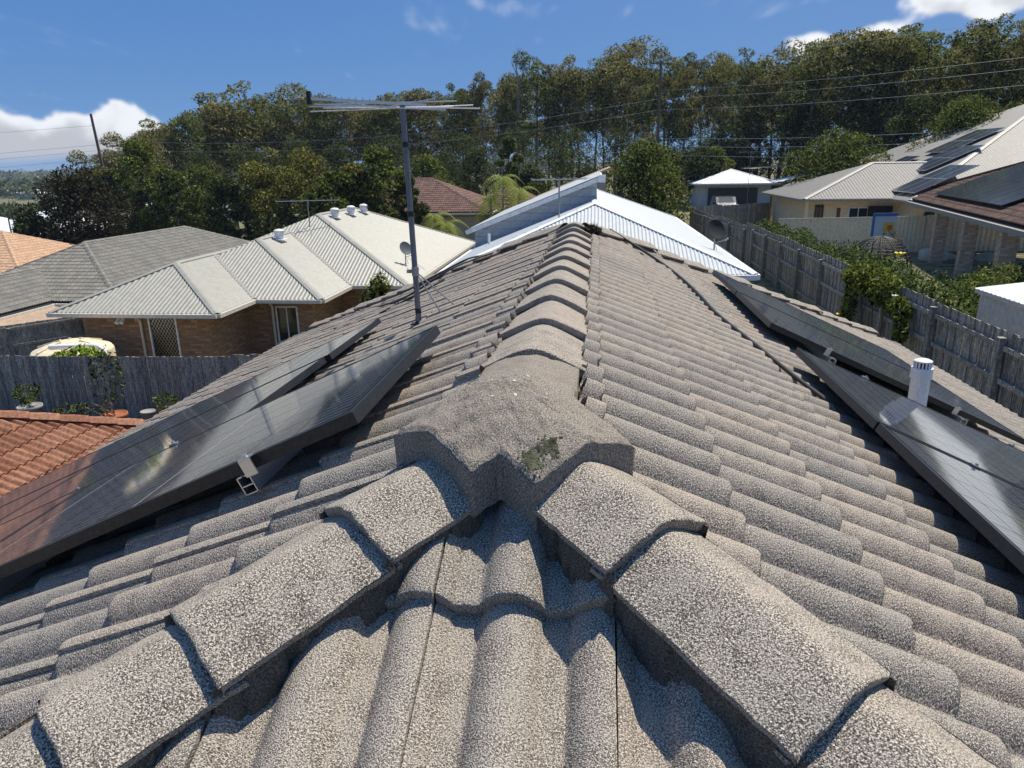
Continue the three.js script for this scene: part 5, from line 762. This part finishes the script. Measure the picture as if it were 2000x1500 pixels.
function gumVariant(seed) {                                        // tall thin-trunked gum, unit height 16 m
  const r = rng(seed), H = 16, b = branches(r, H, 10 + Math.floor(r() * 7), 2.1 + 1.1 * r(), 0.36 + 0.2 * r(), 0.2), blobs = [], fat = 0.75 + 0.5 * r();
  for (const t of b.tips) { const s = fat * (0.7 + 0.75 * r()); blobs.push([t.x, t.y, t.z, s * 1.1, s * 0.7, s * 1.1]); if (r() < 0.7) blobs.push([t.x + (r() - 0.5) * 1.6, t.y - 0.5 + r() * 1.2, t.z + (r() - 0.5) * 1.6, s * 0.8, s * 0.6, s * 0.8]); }
  const T = b.pts[6]; blobs.push([T.x, H * 0.95, T.z, 1.0, 0.8, 1.0], [T.x + 0.8, H * 0.88, T.z - 0.4, 0.9, 0.7, 0.9], [T.x - 0.8, H * 0.86, T.z + 0.4, 1.0, 0.7, 1.0]);
  return { wood: merge(b.segs), crown: leafCloud(r, blobs, 5200, 0.115, 0.09, 0.5) };
}
const gums = [1, 2, 3, 4, 5, 6, 7, 8, 9].map(gumVariant);
const TALL=[[-52.1,-73.4,11.2],[-51.8,-78.9,12.8],[-48.1,-76.9,13.8],[-49.1,-83.1,14.6],[-46.2,-82.8,15.8],[-44.9,-87.9,16.9],[-43,-90,17.4],[-41.6,-93.6,17.7],[-39.1,-94.4,16.7],[-38,-98.6,17.8],[-35.9,-98.4,17.9],[-32.6,-99.1,16.9],[-29.1,-100.3,17.6],[-27.4,-101.8,18.3],[-23.5,-101.9,17.5],[-20.2,-101.6,15.8],[-18.5,-103.2,17.6],[-14.7,-101.7,17],[-11.1,-97.1,17.3],[-7.8,-99.1,17.3],[-4.4,-98.8,16.6],[-2.8,-97.7,16.4],[1.3,-98,17.4],[3.1,-96.4,18],[5.4,-92.6,15.9],[8,-88.5,14.9],[10.1,-87.8,15.1],[12.5,-86.6,14.4],[15.1,-84.5,15.2],[17.5,-84.6,14.1],[19.4,-82.8,14.6],[20.2,-76.7,13.6],[22.3,-77.5,14.5],[22.5,-72.4,14.1],[24.7,-72.6,14.2],[26.8,-73.3,13.9],[26.5,-70.2,13.6],[28.1,-69.2,13],[30.7,-68.8,12.8],[30.5,-66.3,12.9],[31.1,-64.3,13.3],[32.6,-63,13.6],[32.7,-60.6,12.5],[31,-55.4,11.8],[-54.9,-79.9,11.6],[-56.2,-86.2,13.4],[-54.9,-89.5,14.4],[-51.6,-87.8,15.1],[-49.5,-93.1,17.1],[-48.4,-95.6,17.6],[-48.3,-100.8,17.8],[-44.1,-101.8,17.8],[-42.7,-108,17.1],[-38.3,-104,17.1],[-34.4,-108.7,17.1],[-31.4,-110.9,17.7],[-29.4,-109.5,18.6],[-26.5,-113.9,18.9],[-20.1,-108.2,17.3],[-17.1,-108.2,17.3],[-13.2,-108.1,16.9],[-10.5,-106.7,17.7],[-6.4,-105.5,16.9],[-1.9,-103.4,16.7],[-0,-104.7,17.7],[3.9,-105.6,18.1],[7.3,-101.4,15.5],[9.2,-101.1,14.9],[12.7,-95.4,14.9],[15.7,-95.2,16],[19,-94.2,15.1],[19.6,-87.1,13.5],[22.7,-87.8,14],[23.3,-84.6,14.4],[25.3,-81,14.3],[27.4,-81.4,15.3],[30.2,-81.3,14.5],[31.2,-79.8,14.6],[32.9,-76,13.3],[34,-74.7,13.1],[34.8,-71.3,13.2],[34.7,-67.4,13.4],[36.7,-69.1,13.6],[37.5,-66.9,13.6],[-61.6,-89.6,12.4],[-60.3,-96.7,13.9],[-57.6,-100.3,15.3],[-55,-102.4,16.7],[-52.4,-110.3,18.3],[-49.6,-116.4,18.1],[-42.8,-114.3,18.9],[-36.2,-119.5,19],[-34.1,-123.4,19.9],[-25.5,-119.7,16],[-20.4,-118.6,17.8],[-15.9,-121.7,18.4],[-10.8,-116.9,19],[-5,-115,17.6],[3,-112.3,18.9],[5.1,-111.8,17.7],[12.5,-108.6,16.9],[16.6,-102.8,16.2],[20.1,-105.5,16],[23.4,-98.9,14.7],[28,-97.8,15.4],[28.4,-93.2,15.8],[33.1,-92.7,16.3],[35.1,-86.9,14.3],[36.9,-85.6,14.4],[40.1,-85.2,14.8],[41.1,-78,15.1],[40.6,-71.7,13.4]];
const BUSH=[[-36.8,-49.8,8.6,3.2,3.8,4],[-36,-56.4,11.3,1.8,5.5,1],[-31.7,-53.2,8.7,1.6,4.6,0],[-31.6,-57.8,8.7,1.9,3.8,0],[-33.4,-56.8,6.3,2.3,3.2,2],[-27.4,-53.3,7.7,1.6,3.9,2],[-25.2,-54.4,8.4,2,4.1,3],[-22.6,-57.7,9.2,2.3,3.9,3],[-23.4,-55.2,7.8,2.4,3.4,3],[-15.3,-43.3,6.6,1.5,3.7,0],[-12.9,-44.6,7.6,1.8,4,0],[-14.5,-44.7,6.6,1.4,4.1,3],[-11.7,-46,6,1.1,4.1,2],[-15.8,-70.2,7.5,1.9,5.2,1],[-11.5,-73.1,7.9,2,3.1,2],[-7.4,-65.6,8.5,1.2,4.5,0],[-3.4,-69.9,6.8,2.9,1.6,2],[-5.1,-61.8,4.5,1.7,2.1,2],[-0.5,-70,4.4,1.9,2.1,2],[3.1,-44.9,6,2.7,1.9,0],[12.1,-81.1,6.9,2.8,2.9,2],[10.2,-74.3,5.5,1.9,3.1,2],[15,-82.7,6.2,2.3,3.3,2],[17.3,-84.3,7.5,2.3,3.2,2],[19.1,-77.7,7.8,2.2,3.2,2],[11.8,-75.1,5.3,1.5,3.8,1],[15.4,-49.7,5.3,2.9,2.5,0],[20.5,-73.2,7.7,2.6,3.2,2],[23,-68.3,7,2.3,3.6,2],[24.8,-65.5,7,1.8,4.3,2],[24.2,-52.8,7.6,2.8,4.7,0],[27.4,-53.5,7.3,1.6,4.7,0],[28.5,-50.6,7.3,1.7,4.3,0],[8.6,-77.5,5.1,2,2.6,2],[-36.2,-57.5,8.4,1.3,4.6,2],[-39.3,-47.8,6.2,1.2,4.5,2],[32.2,-57.7,5.7,1.7,2.9,2],[-15.3,-76.5,7.9,2.4,3.9,2],[2.6,-82,7.8,2.7,4.2,2],[-26.3,-75.5,10.4,2.3,4.5,2],[-36.8,-76.6,11,2.6,5.2,2],[-42.7,-76.9,11.4,2.6,5.5,2],[-33.8,-83.4,12,2.8,5.2,2],[-2.5,-88,8.8,2.9,3.7,2],[-9.2,-89.5,10.3,3,3.9,2],[-15.8,-88.6,10.3,3,4.6,2],[-24.5,-88.6,11.9,3,4.9,2],[9.2,-84.5,8.3,2.7,3.5,2],[14,-80.8,8.4,2.5,3.9,2],[23,-70.4,8.7,2.4,4.5,2],[20.6,-77.4,9.1,2.3,4.6,2],[25.2,-63.2,8.5,2.1,5.1,2],[-39.2,-57.9,9.2,1.5,5.5,2]];
{
  const r = rng(99), protos = gums.map((g, i) => g);
  const mark = x => x < -48 ? 'the leaning power pole' : x < -40 ? 'the grey tiled roof' : x < -32 ? 'the lowest pale metal hip' : x < -24 ? 'the row of roof ventilators' : x < -14 ? 'the antenna mast' : x < -6 ? 'the brown tiled roof' : x < 2 ? 'the white clerestory' : x < 8 ? 'the thin power pole' : x < 15 ? 'the garage house' : x < 22 ? 'the grey metal wing' : x < 30 ? 'the roof racks' : 'the grey metal roof';
  const gumLabel = (x, h, i) => `${h > 17.5 ? 'tall' : h > 15 ? 'middling' : 'shorter'} ${i % 3 ? 'dark' : 'pale'} trunked gum tree in the ${i < 44 ? 'front' : i < 84 ? 'mid' : 'back'} wood behind ${mark(x)}`;
  TALL.forEach(([x, z, h], i) => {
    h *= 0.93 + 0.14 * r(); const g = protos[Math.floor(r() * 9)], k = h / 16, back = i >= 84;
    const t = thing('gum_tree', gumLabel(x, h, i), 'tree', [x, ground(x), z], r() * 6.28, 'gum trees in the wood');
    const w = 0.8 + 0.55 * r(); t.scale.set(k * w, k, k * w); part('trunk', g.wood, i % 3 ? M.bark : M.paleBark, t); part('crown', g.crown, leaves.gum[i % 3], t);
  });
  // lower trees and bushes before the wood
  const kinds = [['leafy green tree', leaves.green], ['bright green tree', leaves.lush], ['dark green bushy tree', leaves.dark], ['olive green wattle tree', leaves.olive], ['dark purple leaved tree', leaves.plum]];
  const spots = ['beside the far street', 'left of the wood', 'behind the grey tiled roof', 'behind the pale metal roof', 'behind the brown tiled roof', 'behind the white metal house', 'behind the garage house', 'behind the grey metal roof'];
  BUSH.forEach(([x, z, h, w, b0, kd], i) => {
    const hero = i === 19 || i === 26 || i === 0 || i === 30, rr = rng(500 + i), blobs = []; w *= i === 0 ? 1.2 : x < -13 ? 1.35 : 1.15; const base = hero && i === 19 ? 0.9 : Math.max(0.3, Math.min(b0 * 0.6, h * 0.42)), n = hero ? 26 : 15, ch = h - base;
    for (let k = 0; k < n; k++) { const f = k / (n - 1), a = k * 2.4 + rr(), rad = w * 0.78 * Math.sqrt(Math.max(0.05, 1 - Math.pow(2 * f - 0.85, 2))) * (0.4 + 0.75 * rr()), s = w * (0.25 + 0.2 * rr()); blobs.push([Math.cos(a) * rad, base + ch * (0.08 + 0.84 * f), Math.sin(a) * rad, s, s * 0.78, s]); }
    blobs.push([0, h - w * 0.3, 0, w * 0.42, w * 0.3, w * 0.42]);
    const sp = x < -26 ? 1 : x < -18 ? 2 : x < -12 ? 3 : x < -5 ? 4 : x < 6 ? 5 : x < 18 ? 6 : 7;
    const label = i === 0 ? 'broad dark purple leaved tree beyond the beige tiled roof' : i === 1 ? 'upright bright green tree left of the wood by the leaning pole' : i === 19 ? 'large round green tree behind the white metal house' : i === 26 ? 'round green tree rising behind the grey metal roof wing' : i === 30 ? 'dense green tree above the top of the grey metal roof' : `${h > 7.6 ? 'tall' : h > 6.4 ? 'middling' : 'low'} ${w > 2.4 ? 'broad' : 'narrow'} ${kinds[kd][0]} ${z > -66 ? 'edging' : 'within'} the undergrowth ${spots[sp]}`;
    const t = thing('garden_tree', label, 'tree', [x, ground(x), z], 0, hero || i === 1 ? undefined : 'undergrowth trees before the wood');
    const br = branches(rr, h * 0.75, 6, w * 0.6, 0.3, 0.05 + 0.018 * h); part('trunk', br.segs, M.bark, t); part('crown', leafCloud(rr, blobs, hero ? (i ? 16000 : 20000) : x < -13 ? 9000 : 6400, hero ? (i ? 0.075 : 0.10) : x < -13 ? 0.095 : 0.09, 0.05, 0.35), kinds[kd][1], t);
  });
  // dead tree
  const d = thing('dead_tree', 'bare dead tree standing above the wood', 'tree', [-9.9, ground(-9.9), -96]); const segs = []; const rr = rng(17);
  const grow = (p, dir, L, rad, lv) => { const e = p.clone().addScaledVector(dir, L); segs.push(rod(p, e, rad, rad * 0.6, 5)); if (lv > 0) for (let i = 0; i < 3; i++) grow(p.clone().lerp(e, 0.55 + 0.45 * rr()), dir.clone().add(V3((rr() - 0.5) * 1.3, 0.25 + rr() * 0.3, (rr() - 0.5) * 1.3)).normalize(), L * (0.5 + 0.25 * rr()), rad * 0.5, lv - 1); };
  segs.push(rod(V3(0, -0.3, 0), V3(0.2, 13, 0), 0.28, 0.2, 8)); grow(V3(0.2, 13, 0), V3(0.05, 1, 0), 3.2, 0.17, 4); part('trunk', segs, M.deadBark, d);
  // palms
  const palm = (x, z, y0, hs, label) => { const t = thing('palm', label, 'palm', [x, y0, z]); hs.forEach(([dx, dz, h], q) => { part('trunk', tube([V3(dx, -0.3, dz), V3(dx * 1.1, h * 0.5, dz), V3(dx * 1.25, h, dz)], 0.09, 8, 7), M.paleBark, t); const fr = [], r2 = rng(q * 7 + 3 + Math.abs(x) | 0); for (let i = 0; i < 13; i++) { const a = i * 2.4, L = 1.3 + 0.5 * r2(), up = 0.8 - 0.12 * i; const P = s => V3(dx * 1.25 + Math.cos(a) * L * s, h + up * L * s - 1.25 * L * s * s * 0.9, dz + Math.sin(a) * L * s); for (let k = 1; k < 15; k++) { const p = P(k / 15), pn = P((k + 0.6) / 15), side = V3(-Math.sin(a), 0, Math.cos(a)), l = 0.42 * Math.sin(Math.PI * (0.15 + 0.8 * k / 15)); for (const sg of [-1, 1]) { const tip = p.clone().addScaledVector(side, sg * l).add(V3(Math.cos(a) * 0.18, -0.22, Math.sin(a) * 0.18)); fr.push(poly([p.toArray(), pn.toArray(), tip.toArray()], [[0, 1, 2]])); } } } part('fronds', fr, leaves.palm, t); }); return t; };
  palm(-10.6, -48.8, ground(-10.6), [[0, 0, 3.2], [0.7, 0.4, 2.7]], 'yellow green palm in front of the brown tiled house'); palm(-6.0, -49.5, ground(-6), [[0, 0, 4.9], [0.9, 0.3, 4.1], [-0.7, 0.2, 3.6]], 'cluster of tall palms beside the brown tiled house'); palm(-6.75, -18.7, -1.2, [[0, 0, 1.5], [0.5, 0.2, 1.3]], 'small palm beside the brick wall behind the near roof edge'); palm(-8.3, -19.5, -1.3, [[0, 0, 0.75]], 'low spiky palm before the stepped brick wall');
}
// ---------------------------------------------------------------- poles and wires
{
  const pole = (x, z, h, lean, label, arms) => { const p = thing('power_pole', label, 'power pole', [x, ground(x), z]); const T = V3(lean, h, 0); part('shaft', rod(V3(0, -0.4, 0), T, 0.2, 0.13, 10), M.hardwood, p); for (const f of arms) { const q = T.clone().multiplyScalar(f); part('cross_arm', bar(q.clone().add(V3(-0.9, 0, 0.3)), q.clone().add(V3(0.9, 0, -0.3)), 0.1, 0.1), M.hardwood, p); for (const s of [-0.8, 0.8]) part('insulator', rod(q.clone().add(V3(s, 0.05, -s * 0.33)), q.clone().add(V3(s, 0.25, -s * 0.33)), 0.05, 0.03, 6), M.pvc, p); } return T.add(V3(x, ground(x), z)); };
  const A = pole(-51.0, -74, 15.3, -0.9, 'leaning timber power pole against the cloud bank', []); const B = pole(6.0, -74.5, 13.7, 0.05, 'tall thin power pole in front of the wood', [0.985]); const C = V3(46, 15.0, -36), D = V3(-120, 9, -60);
  const wire = (a, b, sag, label) => solo('power_line', tube([0, 0.25, 0.5, 0.75, 1].map(t => a.clone().lerp(b, t).add(V3(0, -sag * 4 * t * (1 - t), 0))), 0.012, 30, 4), M.galv, label, 'cable', 'power lines strung before the wood');
  for (const dy of [-0.2, -2.6, -3.3, -4.3, -6.9, -7.6, -8.4]) { wire(B.clone().add(V3(0, dy, 0)), C.clone().add(V3(0, dy, 0)), 0.9, 'power line from the thin pole over the houses towards the grey metal roof'); if (dy < -3) wire(A.clone().add(V3(0, dy * 0.8, 0)), B.clone().add(V3(0, dy, 0)), 1.6, 'power line strung between the leaning pole and the thin pole'); if (dy > -7) wire(D.clone().add(V3(0, dy, 0)), A.clone().add(V3(0, dy * 0.8 - 1, 0)), 1.2, 'power line running off from the leaning pole past the cloud bank'); }
}
// ---------------------------------------------------------------- far left: street, dry paddock, distant houses and wooded hills
{
  const slab = (x0, x1, z0, z1, y, mat, name, label) => structure(name, box(x1 - x0, 0.1, z1 - z0, (x0 + x1) / 2, y, (z0 + z1) / 2), mat, label);
  const strip = (name, z0, z1, dy, mat, label) => { const xs = [-220, -120, -60, -35]; const v = [], q = []; xs.forEach(x => { v.push([x, ground(x) + dy, z0], [x, ground(x) + dy, z1]); }); for (let i = 0; i < 3; i++) q.push([i * 2, i * 2 + 1, i * 2 + 3, i * 2 + 2]); structure(name, poly(v, q), mat, label); };
  strip('paddock', -78, -62, 0.05, paint([176, 140, 98], 1, { amt: 0.1, rep: 0.1 }), 'dry brown open ground beyond the beige roof'); strip('road', -86, -80, 0.06, paint([128, 126, 122], 0.95), 'pale asphalt street beyond the dry ground'); strip('footpath', -80, -78.4, 0.12, paint([206, 196, 176], 0.9), 'concrete footpath along the street');
  const r = rng(61);
  for (let i = 0; i < 46; i++) { const d = i < 10 ? 118 + i * 9 : 220 + (i - 10) * 17, az = -0.86 + 0.38 * r() - (i < 10 ? 0.02 : 0), x = Math.sin(az) * d, z = -Math.cos(az) * d, y = ground(x); const near = i < 10;
    const h = thing('distant_house', near ? 'white roofed house down in the estate past the street' : 'tiny white roofed house far off below the wooded hills', 'house', [x, y, z], r() * 0.6 - 0.7, near ? 'houses past the street' : 'houses in the far estate'); const w = 13 + 5 * r(), dd = 9 + 3 * r();
    part('wall', box(w, 3.2, dd, 0, 1.4, 0), i % 3 ? M.render : M.fasciaGrey, h); const hw = w / 2 + 0.5, hd = dd / 2 + 0.5, rh = 2.0; part('roof', poly([[-hw, 3, hd], [hw, 3, hd], [hw, 3, -hd], [-hw, 3, -hd], [-hw + hd, 3 + rh, 0], [hw - hd, 3 + rh, 0]], [[0, 1, 5, 4], [1, 2, 5], [2, 3, 4, 5], [3, 0, 4]]), i % 4 === 3 ? M.greyRoof : M.farWhite, h); if (near) for (const s of [-0.28, 0.05, 0.3]) part('window', box(1.5, 1.2, 0.1, s * w, 1.7, dd / 2 + 0.03), M.glass, h); }
  // distant tree masses
  const clump = (x, y, z, s, rr) => [x, y, z, s * (0.8 + 0.5 * rr()), s * 0.6, s * (0.8 + 0.5 * rr())];
  const mass = (name, label, n, dist, azA, azB, ySpread, size, leaf, count, mat, seed) => { const rr = rng(seed), bl = []; for (let i = 0; i < n; i++) { const d = dist * (0.85 + 0.35 * rr()), az = lerp(azA, azB, rr()), x = Math.sin(az) * d, z = -Math.cos(az) * d; bl.push(clump(x, ground(x) + ySpread * (0.35 + 0.65 * rr()), z, size * (0.7 + 0.6 * rr()), rr)); } const m = part(numbered(name), leafCloud(rr, bl, count, leaf, leaf * 0.3), mat, scene); tag(m, label, 'trees', null, 'stuff'); };
  mass('distant_trees', 'scattered dark trees among the far estate houses', 170, 230, -0.95, -0.42, 3.5, 3.0, 0.5, 18000, leaves.dark, 5);
  mass('distant_trees', 'belt of trees beyond the far estate', 300, 520, -1.0, -0.30, 7, 6.5, 1.0, 26000, leaves.dark, 6);
  mass('distant_trees', 'wooded hills on the skyline under the cloud bank', 520, 1150, -1.1, -0.05, 15, 12, 2, 36000, leaves.gum[1], 7);
  const hv = [], hq = []; for (let i = 0; i <= 40; i++) { const az = -1.2 + i * 0.035, d = 1500, x = Math.sin(az) * d, z = -Math.cos(az) * d; hv.push([x * 0.8, -20, z * 0.8], [x, 2 + 5 * fbm(i * 0.3, 1, 2, 3), z], [x * 1.3, -30, z * 1.3]); } for (let i = 0; i < 40; i++) { const a = i * 3; hq.push([a, a + 3, a + 4, a + 1], [a + 1, a + 4, a + 5, a + 2]); } structure('hills', poly(hv, hq), paint([72, 80, 62], 1, { rep: 0.01 }), 'low wooded hills on the horizon');
  // sapling stakes on the dry ground, street light
  for (const [x, z] of [[-47, -66], [-41, -68]]) { const s = thing('young_street_tree', 'staked young tree on the dry ground by the street', 'tree', [x, ground(x), z], 0, 'young street trees'); part('trunk', rod(V3(0, -0.2, 0), V3(0, 1.9, 0), 0.04, 0.02, 6), M.bark, s); part('crown', leafCloud(rng(x | 0), [[0, 1.9, 0, 0.3, 0.35, 0.3]], 120, 0.07, 0.04), leaves.dark, s); part('stake', box(0.06, 1.4, 0.06, 0.3, 0.7, 0), M.hardwood, s); }
  const l = thing('street_light', 'dark street light pole beside the far street', 'street light', [-62, ground(-62), -72]); part('pole', rod(V3(0, -0.3, 0), V3(0, 6, 0), 0.1, 0.06, 8), M.black, l); part('lamp_arm', rod(V3(0, 6, 0), V3(1.2, 6.3, 0), 0.05, 0.04, 6), M.black, l); part('lamp_head', box(0.5, 0.12, 0.2, 1.4, 6.3, 0), M.black, l);
}
renderer.render(scene, camera);
